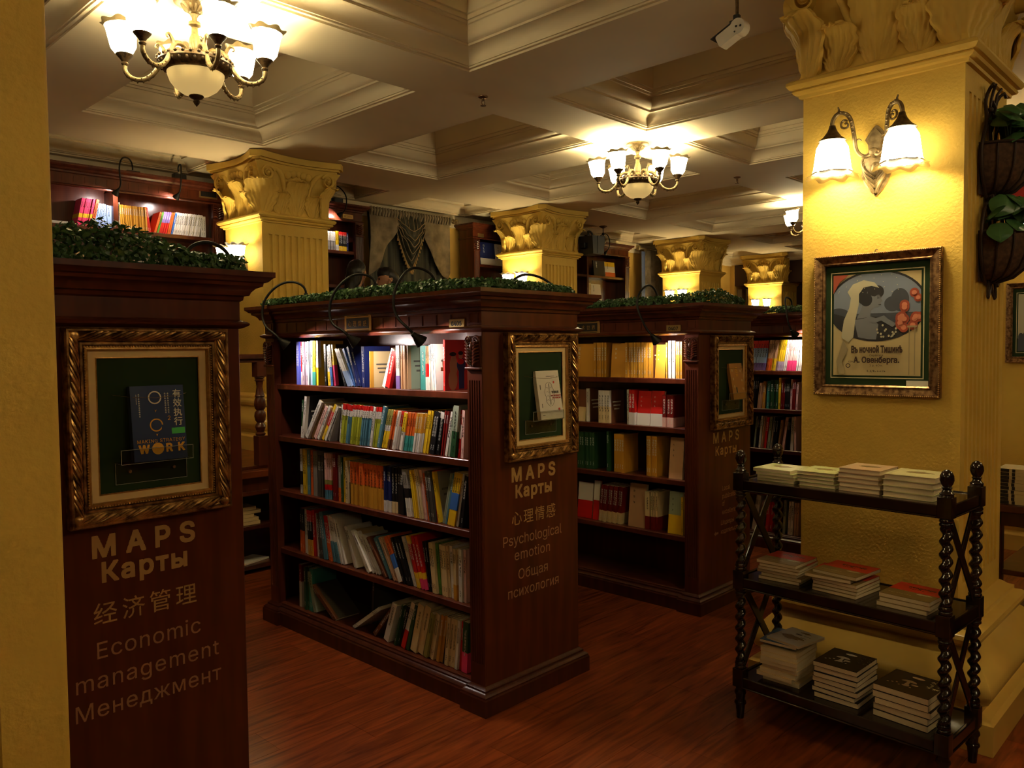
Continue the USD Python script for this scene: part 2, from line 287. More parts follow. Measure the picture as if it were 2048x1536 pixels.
# ------------------------------------------------------------------ columns
def leaf_mesh(w, h, curl, lobes=4, base=.55, thick=.014, nu=25, nv=22):
    """Acanthus leaf standing in the xz plane, growing out towards -y and curling over at the tip."""
    U = np.linspace(-1, 1, nu); V = np.linspace(0, 1, nv); F = np.zeros((nu, nv, 3))
    for j, v in enumerate(V):
        half = w/2*(.42 + .58*math.sin(PI/2*min(v/.62, 1)))*(1 if v < .8 else math.sqrt(max(1 - ((v - .8)/.215)**2, .02)))
        half *= 1 + .15*abs(math.sin(lobes*PI*v)) - .08
        out = .020 + .30*curl*v**2 + curl*max(v - .55, 0)**2*4.2; z = h*(v if v < .86 else .86 + .10*math.sin((v - .86)/.14*PI*.75))
        for i, u in enumerate(U):
            rib = (.0125*abs(math.cos(PI*(abs(u)*3.6 - 1.5*v))) - .006)*min(1, 4*v)*min(1, abs(u)*5)*(1 - .25*v) + .011*max(0, 1 - abs(u)*6)
            F[i, j] = (u*half, -(out + rib - .022*u*u*w/.2), z - .012*abs(math.sin(u*PI*1.5))*v)
    B = F.copy(); B[..., 1] += thick; m = MB(); m.grid(F); m.grid(B[::-1])
    ring = [(i, 0) for i in range(nu)] + [(nu - 1, j) for j in range(1, nv)] + [(i, nv - 1) for i in range(nu - 2, -1, -1)] + [(0, j) for j in range(nv - 2, -1, -1)]
    m.grid(np.array([[F[a], B[a]] for a in ring])); return m
def spiral(r, turns=1.9, w=.05, taper=.35, n=46):
    """Volute: a rolled band in the xz plane around the origin, w wide along y."""
    m = MB(); P = []
    for k in range(n):
        a = k/(n - 1); R = r*(1 - .86*a); th = PI*.9 - a*turns*2*PI; ww = w*(1 - taper*a)/2; hh = .16*r*(1 - .55*a)
        c, s = math.cos(th), math.sin(th)
        P.append([((R + dr)*c, dy, (R + dr)*s) for dr, dy in ((hh, -ww), (hh, ww), (-hh, ww*.8), (-hh, -ww*.8), (hh, -ww))])
    m.grid(np.array(P)); m.lathe([(0, -w*.5), (r*.20, -w*.46), (r*.2, w*.46), (0, w*.5)], 10, mat4(rx=PI/2)); return m
S = .63
BASE = [(.165, 0), (.165, .112), (.150, .128), (.116, .136), (.116, .160), (.124, .164), (.142, .178), (.153, .200), (.154, .220), (.147, .243), (.130, .272), (.104, .305), (.080, .330), (.062, .345), (.062, .352), (.076, .355), (.088, .366), (.092, .382), (.088, .398), (.074, .408), (.052, .412), (.050, .416), (.050, .430), (.030, .436), (.012, .450), (0, .456)]
_proto = {}
def column(x, y, z0, label, mats=('stucco', 'paint_gloss', 'capital_plaster')):
    """Square stuccoed column: moulded base, shaft with fluted front and back, capital with acanthus leaves. x, y: its corner nearest the camera."""
    cx, cy = x + S/2, y + S/2; c = thing('column', label, 'column', (cx, cy, z0)); h = S/2
    sq = [(-h, -h), (h, -h), (h, h), (-h, h)]; zc = 2.60 - z0; fz0, fz1 = .56, 2.475 - z0
    pl_ = sbox(-h, -h, h, h); gr = [Point(-h + .075 + (S - .15)*k/8, sy*h).buffer(.017, 5) for k in range(9) for sy in (-1, 1)]
    shaft = MB().prism(pl_, .40, fz0).prism(pl_.difference(union_all(gr)), fz0, fz1).prism(pl_, fz1, zc + .06)
    part(c, 'shaft', shaft, mats[0], smooth=20); part(c, 'base', MB().sweep(sq, BASE), mats[1], smooth=28)
    cap = MB().sweep(sq, [(0, zc - .032), (.014, zc - .030), (.016, zc - .018), (.032, zc - .013), (.037, zc - .004), (.032, zc + .004), (.046, zc + .008), (.056, zc + .022), (.054, zc + .034), (.040, zc + .044), (.016, zc + .050), (.010, zc + .06), (.006, zc + .10), (.012, zc + .25), (.045, zc + .36), (.085, zc + .44), (.0, zc + .44)])
    ab = []
    for q in range(4):                                           # abacus with hollow sides and cut corners
        a = q*PI/2
        for p in [(-.43, -.375), (-.375, -.43)] + [(u, -.43 + .075*math.cos(u/.375*PI/2)) for u in np.linspace(-.30, .30, 9)]:
            ab.append((p[0]*math.cos(a) - p[1]*math.sin(a), p[0]*math.sin(a) + p[1]*math.cos(a)))
    ab = Polygon(ab); zt = H - z0 - .001
    for o, za, zb in ((-.035, zt - .095, zt - .072), (-.012, zt - .072, zt - .055), (.012, zt - .055, zt - .004)): cap.prism(ab.buffer(o, join_style=2), za, zb)
    cp = part(c, 'capital', cap, mats[2], smooth=30)
    for q in range(4):
        R = mat4(rz=q*PI/2)
        for (u, w, hh, cu, kk, yo) in ((0, .215, .30, .080, 5, -.012), (-.160, .165, .190, .060, 4, -.014), (.160, .165, .190, .060, 4, -.014)):
            g = MB(); v, f = leaf_mesh(w, hh, cu, kk).arr(); g.add(v, f, R @ mat4((u, -h + yo, zc + .045))); part(cp, 'leaf', g, mats[2], smooth=50)
        v, f = leaf_mesh(.27, .290, .085, 5).arr(); part(cp, 'leaf', MB().add(v, f, R @ mat4((-h + .015, -h + .015, zc + .045), rz=-PI/4)), mats[2], smooth=50)
        sg = MB(); sv, sf = spiral(.062, w=.10).arr()
        for sx in (-1, 1):                                        # volutes and the stalks they spring from
            sg.add(sv*np.array([sx, 1, 1]), sf, R @ mat4((sx*(h - .03), -h - .035, zt - .165)))
            sg.tube(spline([(sx*.075, -h + .004, zc + .10), (sx*.115, -h - .018, zc + .23), (sx*.175, -h - .050, zt - .14), (sx*.235, -h - .045, zt - .105)], 14), np.linspace(.006, .030, 14), 8, R)
        part(cp, 'volute', sg, mats[2], smooth=50)
        fl_ = MB()
        for k in range(5): fl_.ball((0, 0, 0), .036, 1, (1, .8, 1.2)); fl_.v[-1] = fl_.v[-1] @ R[:3, :3].T + (R @ np.array([(k - 2)*.048, -h - .045, zt - .125 - .012*abs(k - 2), 1]))[:3]
        fl_.box((-.13, -h - .05, zt - .165), (.13, -h + .02, zt - .145), c=.008, M=R); part(cp, 'fleuron', fl_, mats[2], smooth=50)
    return c
column(3.415, .885, 0, 'nearest yellow stucco column with the framed lady poster and a two-arm wall lamp on it')
column(3.36, 6.06, HP, 'yellow column with leafy capital on the platform just behind the leftmost bookcase')
column(6.86, 6.10, HP, 'yellow column on the platform right of the draped window, black speaker on its right side')
column(10.42, 6.18, HP, 'yellow column on the platform, behind the bookcase numbered 0407')
column(13.62 - .3, 6.28, HP, 'farthest yellow column, half hidden by the edge of the nearest column')
column(6.86, .885, 0, 'yellow column beyond the nearest one, only its strip at the right edge showing')
# the plain painted pillar at the left edge of the view: its rounded corner bead runs full height
lp = thing('column', 'blurred plain yellow pillar standing close at the left edge of the view', 'column', (.359 - S/2, 1.2 + S/2, 0))
g = sbox(-S/2, -S/2, S/2, S/2).buffer(-.012).buffer(.012, 4).difference(union_all([sbox(.185, -S/2 - .01, .225, -S/2 + .012).buffer(.006, 3)]))
part(lp, 'shaft', MB().prism(g, .40, 2.62), 'stucco', smooth=25); part(lp, 'base', MB().sweep([(-S/2, -S/2), (S/2, -S/2), (S/2, S/2), (-S/2, S/2)], [(o*.5, z*.8) for o, z in BASE]), 'paint_gloss', smooth=28)
part(lp, 'capital', MB().sweep([(-S/2, -S/2), (S/2, -S/2), (S/2, S/2), (-S/2, S/2)], [(0, 2.6), (.05, 2.62), (.05, 2.66), (.01, 2.70), (.02, 2.9), (.1, 3.05), (.12, 3.129)]), 'stucco', smooth=30)
# ------------------------------------------------------------------ island bookcases
SHELF = [.115, .42, .741, 1.04, 1.324]; W, L, HT = .61, 1.72, 1.745
def bookcase(x, label, lines, sign=None, number=None, arrow=False):
    b = thing('bookcase', label, 'bookcase', (x, 2.33, 0)); P = .088
    body = [(0, 0), (W, 0), (W, L), (0, L)]
    res = lambda d: [(0, 0), (W, 0), (W, P), (W - d, P), (W - d, L - P), (W, L - P), (W, L), (0, L), (0, L - P), (d, L - P), (d, P), (0, P)]
    for y0, y1 in ((.0, .022), (L - .022, L)): part(b, 'end_panel', MB().box((.004, y0, .089), (W - .004, y1, 1.587), c=.002), 'wood_red')
    part(b, 'back_panel', MB().box((.30, .02, .09), (.32, L - .02, 1.70)), 'wood_dark')
    part(b, 'bottom_deck', MB().box((.012, .02, .088), (W - .012, L - .02, .114), c=.002), 'wood_red')
    for z in SHELF[1:]: part(b, 'shelf', MB().box((.016, .024, z - .030), (W - .016, L - .024, z), c=.003), 'wood_red')
    part(b, 'plinth', MB().sweep(res(.018), [(.034, 0), (.034, .068), (.030, .074), (.030, .080), (.022, .088), (.014, .092), (.014, .100), (.005, .106), (0, .112)]).prism(Polygon(res(.018)), .01, .088), 'wood_dark', smooth=25)
    part(b, 'cornice', MB().sweep(res(.016), [(0, 1.655), (.008, 1.660), (.010, 1.672), (.022, 1.674), (.026, 1.684), (.036, 1.695), (.052, 1.702), (.054, 1.712), (.064, 1.715), (.074, 1.726), (.080, 1.729), (.080, HT), (0, HT)]).prism(Polygon(res(.016)), 1.69, HT - .002), 'wood_red', smooth=25)
    part(b, 'frieze', MB().prism(Polygon(res(.016)), 1.588, 1.70), 'wood_red')
    part(b, 'frieze_moulding', MB().sweep(res(.014), [(0, 1.572), (.010, 1.576), (.020, 1.582), (.022, 1.587), (.016, 1.593), (.006, 1.596), (0, 1.60)]), 'wood_red', smooth=30)
    for s, yy in ((0, 0), (1, L - P)):
        po = part(b, 'pilaster', MB().prism(sbox(0, yy + .001, .040, yy + P - .001), .09, .20).prism(sbox(0, yy + .001, .040, yy + P - .001).difference(union_all([Point(0, yy + .016 + k*.0140).buffer(.0046, 4) for k in range(5)])), .20, 1.375).prism(sbox(0, yy + .001, .040, yy + P - .001), 1.375, 1.588), 'wood_red', smooth=20)
        m = MB(); yc = yy + P/2                                     # carved capital of the pilaster: scrolls over a pendant leaf
        m.box((-.014, yc - .046, 1.418), (.002, yc + .046, 1.430), c=.003); m.box((-.006, yc - .040, 1.43), (.002, yc + .040, 1.556), c=.003)
        for k in range(7):
            for sy in (-1, 1):
                a = k/6; m.tube(spline([(-.008, yc + sy*.004, 1.436 + .082*a), (-.020, yc + sy*(.018 + .006*a), 1.448 + .080*a), (-.014, yc + sy*.040, 1.444 + .078*a + .012)], 7), [.006, .0062, .006, .0055, .005, .004, .002], 5)
        for sy in (-1, 1):
            th = np.linspace(0, 3.6*PI, 26); rr = .020*(1 - th/(4.2*PI)); m.tube(np.stack([-.012 - .004*th/(3.6*PI), yc + sy*(.021 + rr*np.cos(th)), 1.536 + rr*np.sin(th)], 1), .0042, 5)
        m.ball((-.012, yc, 1.515), .013, 1, (.9, .8, 1.6)); part(po, 'carving', m, 'wood_red', smooth=45)
        f = MB(); zz = (1.610, 1.648); f.box((-.003, yc - .026, zz[0]), (.001, yc + .026, zz[0] + .004)).box((-.003, yc - .026, zz[1]), (.001, yc + .026, zz[1] + .004)).box((-.003, yc - .026, zz[0]), (.001, yc - .023, zz[1])).box((-.003, yc + .023, zz[0]), (.001, yc + .026, zz[1]))
        part(b, 'inset_moulding', f, 'wood_red')
    fd = MB()
    for k in range(15): fd.box((.0135, .2 + k*.094, 1.607), (.0165, .202 + k*.094, 1.650))
    part(b, 'frieze_groove', fd, 'wood_dark', kind='stuff')
    if sign:
        y, w = sign[1:]; pt = part(b, 'brass_sign', MB().box((.006, y - w/2, 1.592), (.0145, y + w/2, 1.672), c=.002), 'brass', label='brass plate with a black field')
        part(pt, 'black_field', MB().box((.0052, y - w*.42, 1.607), (.0075, y + w*.42, 1.658)), 'plate_black')
        part(pt, 'border_line', MB().box((.0052, y - w*.40, 1.597), (.0065, y + w*.40, 1.600)).box((.0052, y - w*.40, 1.665), (.0065, y + w*.40, 1.668)), 'plate_black')
        lettering(pt, sign[0], .027, facing_x(.0052, y, 1.620), 'brass', 'cjk', width=w*.70)
    if number:
        y = number[1]; pt = part(b, 'number_plate', MB().box((.004, y - .047, 1.590), (.0145, y + .047, 1.630), c=.0015), 'brass')
        lettering(pt, number[0], .018, facing_x(.0038, y, 1.601), 'plate_black', bold=2, width=.066)
    for (s, h, z, xc, w, font, bd, m) in lines: lettering(b, s, h, facing_y(xc - x, 0, z), m, font, bd, width=w)
    if arrow: part(b, 'lettering', MB().prism(Polygon([(0, .012), (.022, .026), (.022, .018), (.05, .018), (.05, .006), (.022, .006), (.022, -.002)]), 0, .0008, facing_y(.17, 0, .412)), 'letter_thin')
    return b
def sect(xc, w, cn, rest):
    return [('MAPS', .056, .941, xc, w, 'inter', 3, 'letter_gold'), ('Карты', .052, .870, xc, w*.84, 'inter', 3, 'letter_gold'), (cn, .060, .758, xc, w, 'cjk', 0, 'letter_gold')] + rest
bookcase(.60, 'leftmost island bookcase, its end lettered Economic management under a large gilt frame', sect(.905, .292, '经济管理', [('Economic', .045, .659, .912, .300, 'inter', 0, 'letter_thin'), ('management', .045, .576, .911, .410, 'inter', 0, 'letter_thin'), ('Менеджмент', .045, .497, .912, .418, 'inter', 0, 'letter_thin')]))
bookcase(2.25, 'middle island bookcase with a brass sign and number 0405, end lettered Psychological emotion', sect(2.556, .286, '心理情感', [('Psychological', .043, .670, 2.548, .382, 'inter', 0, 'letter_thin'), ('emotion', .043, .602, 2.545, .236, 'inter', 0, 'letter_thin'), ('Общая', .043, .517, 2.548, .197, 'inter', 0, 'letter_thin'), ('психология', .043, .444, 2.552, .337, 'inter', 0, 'letter_thin')]), sign=('心理情感', .86, .215), number=('0405', .155))
b3l = [('MAPS', .057, .951, 4.230, .308, 'inter', 2, 'letter_gold'), ('Карты', .051, .878, 4.229, .252, 'inter', 2, 'letter_gold')] + [(s, .027, z, 4.182 + w/2, w, 'inter', 0, 'letter_thin') for s, z, w in (('Local', .666, .095), ('publications', .619, .200), ('of', .576, .030), ('excellent', .526, .160))] + [(s, .027, z, 4.166 + w/2, w, 'inter', 0, 'letter_thin') for s, z, w in (('Шедевры', .465, .160), ('издательств', .413, .215))]
bookcase(3.92, 'island bookcase numbered 0407, with golden-spined books and a small gilt frame', b3l, sign=('艺术世界', .80, .215), number=('0407', .165), arrow=True)
bookcase(5.58, 'farthest island bookcase, seen in the gap between the bookcase numbered 0407 and the nearest column', [])

# ------------------------------------------------------------------ gilt display frames on the bookcase ends
def gilt_frame(x, label, leafy, seed):
    """Carved gilt frame .455 x .54 with a cream mount, green backing and an acrylic book ledge. Origin: middle of the frame, drawing plane facing -y."""
    f = thing('shadow_box', label, 'picture frame', (x, 2.33, 1.30)); w, h, mw = .2265, .270, .046; rg = random.Random(seed)
    sq = lambda a, c: [(-a, -c), (a, -c), (a, c), (-a, c)]
    body = MB().sweep(sq(w - mw, h - mw), [(mw, 0), (mw, .030), (mw - .004, .036), (mw - .009, .036), (mw - .013, .028), (.016, .020), (.010, .016), (.006, .022), (0, .022), (0, 0)], RX90)
    part(f, 'frame_moulding', body, 'gold_frame', smooth=30)
    cv = MB(); per = .088 if not leafy else .072; a0, a1 = w - mw + .012, w - .010; width = a1 - a0
    for side in range(4):
        Ls = 2*(w - mw/2) if side % 2 == 0 else 2*(h - mw/2); n = round(Ls/per); p = Ls/n
        off = (h if side % 2 == 0 else w); R = mat4(rz=side*PI/2)
        for k in range(n):
            u0 = -Ls/2 + (k - .3)*p; hl = (w if side % 2 == 0 else h) - .016; cu_ = lambda u: min(max(u, -hl), hl)
            for q in range(4 if not leafy else 3):
                du = q*p*.21; sw = 1 if not leafy else (1 if (k % 1 == 0) else -1); amp = rg.uniform(.9, 1.1)
                pts = [(cu_(u0 + du - .005), -(off - .010), .030), (cu_(u0 + du + p*.30), -(off - .012 - width*.30), .035*amp), (cu_(u0 + du + p*.52), -(off - .012 - width*.66), .033), (cu_(u0 + du + p*.86) + .001, -(off - .012 - width*.94), .023)]
                cv.tube(spline(pts, 9), np.array([.0026, .0042, .0050, .0052, .0050, .0044, .0036, .0026, .0014])*(1 if q % 2 == 0 else .72), 6, RX90 @ R)
            c = RX90 @ R @ np.array([cu_(u0 + p*.72), -(off - .016), .031, 1]); cv.ball(c[:3], .0058, 1); c = RX90 @ R @ np.array([cu_(u0 + p*.86), -(off - .026), .030, 1]); cv.ball(c[:3], .0044, 1)
    for sx in (-1, 1):
        for sz in (-1, 1): cv.ball((sx*(w - .022), -.030, sz*(h - .022)), .016, 1, (1, .5, 1))
    part(f, 'carved_relief', cv, 'gold_frame', smooth=50)
    bd = MB(); iw, ih = w - mw - .005, h - mw - .005; st = .0075
    for t_ in np.arange(-iw, iw, st):
        for sz in (-1, 1): bd.ball((t_, -.020, sz*ih), .0033, 0)
    for t_ in np.arange(-ih, ih, st):
        for sx in (-1, 1): bd.ball((sx*iw, -.020, t_), .0033, 0)
    part(f, 'bead_trim', bd, 'gold_trim', smooth=60, kind='stuff')
    part(f, 'inner_slip', MB().sweep(sq(w - mw - .016, h - mw - .016), [(.010, .018), (.004, .020), (0, .014), (0, .008), (.016, .006)], RX90), 'gold_trim', smooth=30)
    ow, oh = w - mw - .014, h - mw - .014; mw_, mh = .141, .186
    part(f, 'mount_board', MB().prism(sbox(-ow, -oh, ow, oh).difference(sbox(-mw_, -mh, mw_, mh)), .004, .008, RX90), 'mat_cream')
    part(f, 'mount_bevel', MB().sweep(sq(mw_, mh), [(.004, .0082), (.0012, .0092), (0, .0082), (0, .003)], RX90), 'gold_trim')
    part(f, 'backing', MB().box((-mw_ - .01, -.0035, -mh - .01), (mw_ + .01, 0, mh + .01)), 'mat_green', label='dark green backing board')
    ac = part(f, 'book_ledge', MB().box((-.100, -.0065, -.166), (.100, -.0040, -.104)).box((-.100, -.050, -.106), (.100, -.004, -.1035)).box((-.100, -.0525, -.106), (.100, -.050, -.066)), 'acrylic', label='clear acrylic ledge')
    e = MB()
    for (a, b_) in (((-.1, -.0066, -.166), (.1, -.0039, -.1648)), ((-.1, -.0526, -.0672), (.1, -.0499, -.0658)), ((-.1, -.0526, -.1065), (.1, -.0499, -.1052)), ((-.1005, -.0066, -.166), (-.0993, -.0039, -.104)), ((.0993, -.0066, -.166), (.1005, -.0039, -.104)), ((-.1005, -.0526, -.106), (-.0993, -.0499, -.066)), ((.0993, -.0526, -.106), (.1005, -.0499, -.066)), ((-.1005, -.05, -.106), (-.0993, -.004, -.1048)), ((.0993, -.05, -.106), (.1005, -.004, -.1048))): e.box(a, b_)
    part(ac, 'polished_edge', e, 'acrylic_edge')
    for sx in (-.062, .062): part(ac, 'screw', MB().lathe([(0, .004), (.004, .004), (.005, .002), (.005, 0)], 10, mat4((sx, -.0065, -.132), rx=PI/2)), 'antique_brass')
    part(f, 'retaining_wire', MB().tube([(-.105, -.004, .085), (-.06, -.03, .077), (.0, -.050, .074), (.06, -.05, .078), (.105, -.004, .082)], .0007, 4), 'antique_brass'); return f
gilt_frame(.928, 'large carved gilt frame on the end of the leftmost bookcase, holding the blue WORK book', False, 1)
gilt_frame(2.600, 'carved gilt frame on the middle bookcase, holding a white book with a brain drawing', True, 2)
gilt_frame(4.272, 'small-looking carved gilt frame on the end of the bookcase numbered 0407, holding a tan book', True, 3)
def display_book(x, label, cover, w=.150, h=.212, t=.020, tilt=-.10, rz=0.0):
    M = mat4((x, 2.33 - .049, 1.30 - .1033), rz=rz) @ mat4(rx=tilt); b = thing('display_book', label, 'book', M=M)
    part(b, 'cover', MB().box((-w/2, 0, 0), (w/2, .0012, h)).box((-w/2, t - .0012, 0), (w/2, t, h)).box((-w/2, 0, 0), (-w/2 + .0015, t, h)), cover); part(b, 'pages', MB().box((-w/2 + .0015, .0012, .002), (w/2 - .002, t - .0012, h - .002)), 'paper'); return b
E_ = lambda cx, cz, r, r2: Point(cx, cz).buffer(r, 24).difference(Point(cx, cz).buffer(r2, 24))
plain('cover_navy', srgb(44, 62, 108), .3); plain('print_white', srgb(214, 212, 200), .5); plain('print_gold', srgb(226, 168, 44), .45); plain('sticker_green', srgb(70, 200, 90), .5); plain('cover_tan', srgb(190, 138, 72), .3); plain('print_grey', srgb(92, 88, 80), .5); plain('print_red', srgb(190, 50, 40), .5)
D = facing_y(0, -.0002, 0)
wb = display_book(.938, 'dark blue business book lettered MAKING STRATEGY WORK with gold circles, in the leftmost gilt frame', 'cover_navy')
lettering(wb, '有效执行', .023, facing_y(.054, -.0002, .178), 'print_white', 'cjk', 1, vertical=True)
lettering(wb, 'MAKING STRATEGY', .0095, facing_y(.003, -.0002, .0510), 'print_gold', width=.136)
lettering(wb, 'W', .0215, facing_y(-.046, -.0002, .0235), 'print_gold', bold=4); lettering(wb, 'RK', .0215, facing_y(.041, -.0002, .0235), 'print_gold', bold=4, width=.054)
part(wb, 'printed_ring', MB().prism(E_(-.008, .178, .0185, .0150), 0, .0006, D), 'print_white'); part(wb, 'printed_ring', MB().prism(E_(-.008, .100, .0185, .0150).difference(sbox(.006, .088, .02, .100)), 0, .0006, D), 'print_gold')
part(wb, 'printed_disc', MB().prism(Point(-.008, .0335).buffer(.0165, 20), 0, .0006, D), 'print_gold'); part(wb, 'sticker', MB().prism(sbox(.034, .072, .072, .089), 0, .0008, D), 'sticker_green')
for z in (.138, .070): part(wb, 'printed_arrow', MB().prism(Polygon([(-.011, z + .006), (-.008, z + .003), (-.005, z + .006), (-.008, z - .002)]), 0, .0006, D), 'print_gold')
tk = MB()
for (x_, zt_, n, c) in ((-.052, .186, 11, .0055), (-.059, .186, 8, .0032), (.029, .186, 9, .006), (.021, .186, 9, .006)):
    for k in range(n):
        z = zt_ - k*c*1.12
        tk.prism(union_all([sbox(x_ - c*.4, z, x_ + c*.4, z + c*.16), sbox(x_ - c*.4, z + c*.4, x_ + c*.35, z + c*.55), sbox(x_ - c*.08, z, x_ + c*.1, z + c*.8)]), 0, .0005, D)
part(wb, 'small_print', tk, 'print_white', kind='stuff'); lettering(wb, '2', .012, facing_y(.029, -.0002, .112), 'print_gold')
bb = display_book(2.628, 'white paperback with a line drawing of a brain, in the middle bookcase\'s frame', 'ink_light_w', tilt=-.16)
br = MB()
for sx in (-1, 1):
    th = np.linspace(-PI/2, PI/2, 26); pts = [(sx*(.003 + (.026 + .003*math.sin(7*a))*math.cos(a)), -.0008, .108 + .052*math.sin(a)) for a in th]; br.tube(pts, .0007, 4); br.tube([(sx*.002, -.0008, .062), (sx*.003, -.0008, .108), (sx*.002, -.0008, .155)], .0006, 4)
    for k in range(4): br.tube(spline([(sx*.006, -.0008, .078 + k*.019), (sx*.013, -.0008, .086 + k*.017), (sx*.020, -.0008, .080 + k*.019)], 7), .0005, 4)
part(bb, 'brain_drawing', br, 'print_grey'); lettering(bb, '思维新营', .0105, facing_y(.038, -.0002, .112), 'print_grey', 'cjk', 2); lettering(bb, 'THE BIOGRAPHY', .0062, facing_y(.040, -.0002, .098), 'print_red', bold=1); lettering(bb, 'OF THINKING', .0062, facing_y(.043, -.0002, .088), 'print_red', bold=1)
part(bb, 'printed_leaf', MB().prism(union_all([Point(.035, .160).buffer(.005), Point(.052, .040).buffer(.006)]), 0, .0006, D), 'print_red'); part(bb, 'small_print', MB().prism(union_all([sbox(-.01, .186, .045, .188), sbox(.02, .178, .03, .180), sbox(-.06, .016, -.045, .018), sbox(-.058, .05, -.055, .068), sbox(-.058, .130, -.053, .150)]), 0, .0005, D), 'print_grey', kind='stuff')
tb = display_book(4.305, 'tan book with pale dotted medallions, tilted in the gilt frame of bookcase 0407', 'cover_tan', tilt=-.16)
part(tb, 'printed_medallion', MB().prism(union_all([Point(x_, z_).buffer(.008) for x_, z_ in ((-.05, .17), (-.048, .12), (-.045, .075), (.045, .165), (.05, .11), (.052, .06))]), 0, .0006, D), 'mat_cream')
part(tb, 'gold_stamp', MB().prism(union_all([sbox(-.012, .135 + k*.02, .012, .149 + k*.02).difference(sbox(-.008, .139 + k*.02, .006, .144 + k*.02)) for k in range(3)]), 0, .0006, D), 'print_gold'); part(tb, 'small_print', MB().prism(union_all([sbox(-.03 + k*.004, .04 - k*.001, -.027 + k*.004, .07) for k in range(4)]), 0, .0005, D), 'print_grey', kind='stuff')

# ------------------------------------------------------------------ wall bookcases on the platform
def wall_case(x0, x1, label, divs, signs=(), left_side=False, y1=YW - .065):
    b = thing('wall_bookcase', label, 'bookcase', (x0, YF, HP)); w = x1 - x0; d = y1 - YF; z = lambda q: q - HP
    for a in (0, w - .03): part(b, 'side_panel', MB().box((a, .02, 0), (a + .03, d, z(2.98))), 'wood_red')
    part(b, 'back_panel', MB().box((.02, d - .015, .05), (w - .02, d, z(2.95))), 'wood_red')
    for q in (HP + .10, 1.12, 1.48, 1.84, 2.19, 2.545): part(b, 'shelf', MB().box((.025, .022, z(q) - .034), (w - .025, d, z(q)), c=.003), 'wood_red')
    for dv in divs: part(b, 'divider', MB().box((dv - x0 - .02, .016, .05), (dv - x0 + .02, d, z(2.86)), c=.002), 'wood_red')
    part(b, 'frieze', MB().box((.0, .004, z(2.852)), (w, .030, z(2.975))), 'wood_red'); part(b, 'frieze_moulding', MB().sweep([(0, 0), (w, 0), (w, d), (0, d)], [(0, z(2.845)), (.012, z(2.85)), (.014, z(2.858)), (0, z(2.866))]), 'wood_red', smooth=30)
    part(b, 'cornice', MB().sweep([(0, 0), (w, 0), (w, d), (0, d)], [(0, z(2.95)), (.01, z(2.955)), (.012, z(2.968)), (.03, z(2.975)), (.036, z(2.99)), (.055, z(3.0)), (.062, z(3.006)), (.062, z(3.024)), (0, z(3.024))]).box((0, 0, z(2.96)), (w, d, z(3.02))), 'wood_red', smooth=25)
    for a in (0, w - .10):
        po = part(b, 'pilaster', MB().prism(sbox(a, -.012, a + .10, .02).difference(union_all([Point(a + .02 + k*.015, -.012).buffer(.005, 4) for k in range(5)])), .05, z(2.70)).prism(sbox(a, -.012, a + .10, .02), z(2.70), z(2.85)), 'wood_red', smooth=20)
        cv = MB().box((a - .004, -.026, z(2.70)), (a + .104, -.01, z(2.715)), c=.003)
        for k in range(5):
            for sx in (-1, 1): cv.tube(spline([(a + .05 + sx*.004, -.014, z(2.72) + .022*k), (a + .05 + sx*.02, -.026, z(2.735) + .021*k), (a + .05 + sx*.042, -.018, z(2.742) + .02*k)], 6), .006, 5)
        part(po, 'carving', cv, 'wood_red', smooth=45)
    gr = MB(); n = int((w - .3)/.085)
    for k in range(n): gr.box((.17 + k*.085, .002, z(2.885)), (.172 + k*.085, .0045, z(2.935)))
    part(b, 'frieze_groove', gr, 'wood_dark', kind='stuff')
    for (sx, ww, zz, dark, txt) in signs:
        pt = part(b, 'brass_sign', MB().box((sx - x0 - ww/2, -.004, z(zz)), (sx - x0 + ww/2, .004, z(zz) + .075 if dark else z(zz) + .045), c=.002), 'brass')
        if dark: part(pt, 'black_field', MB().box((sx - x0 - ww*.43, -.006, z(zz) + .014), (sx - x0 + ww*.43, -.003, z(zz) + .062)), 'plate_black')
        if txt: lettering(pt, txt, .020, facing_y(sx - x0, -.0045, z(zz) + .012), 'plate_black', bold=2, width=ww*.7)
    return b
wall_case(.9, 3.52, 'tall red wood wall bookcase at the far left, with book rows under lamps', [2.585], [(3.385, .17, 2.895, True, None)])
wall_case(3.53, 5.075, 'tall wall bookcase between the first platform column and the draped window', [4.3], [(4.89, .13, 2.878, False, '0101')])
wall_case(6.685, 8.41, 'tall wall bookcase right of the window, with a blue book displayed face out', [7.6], [(6.815, .10, 2.868, False, None)])
wall_case(8.43, 9.875, 'tall wall bookcase with two face-out picture books, beside the hanging speaker', [8.92], [])
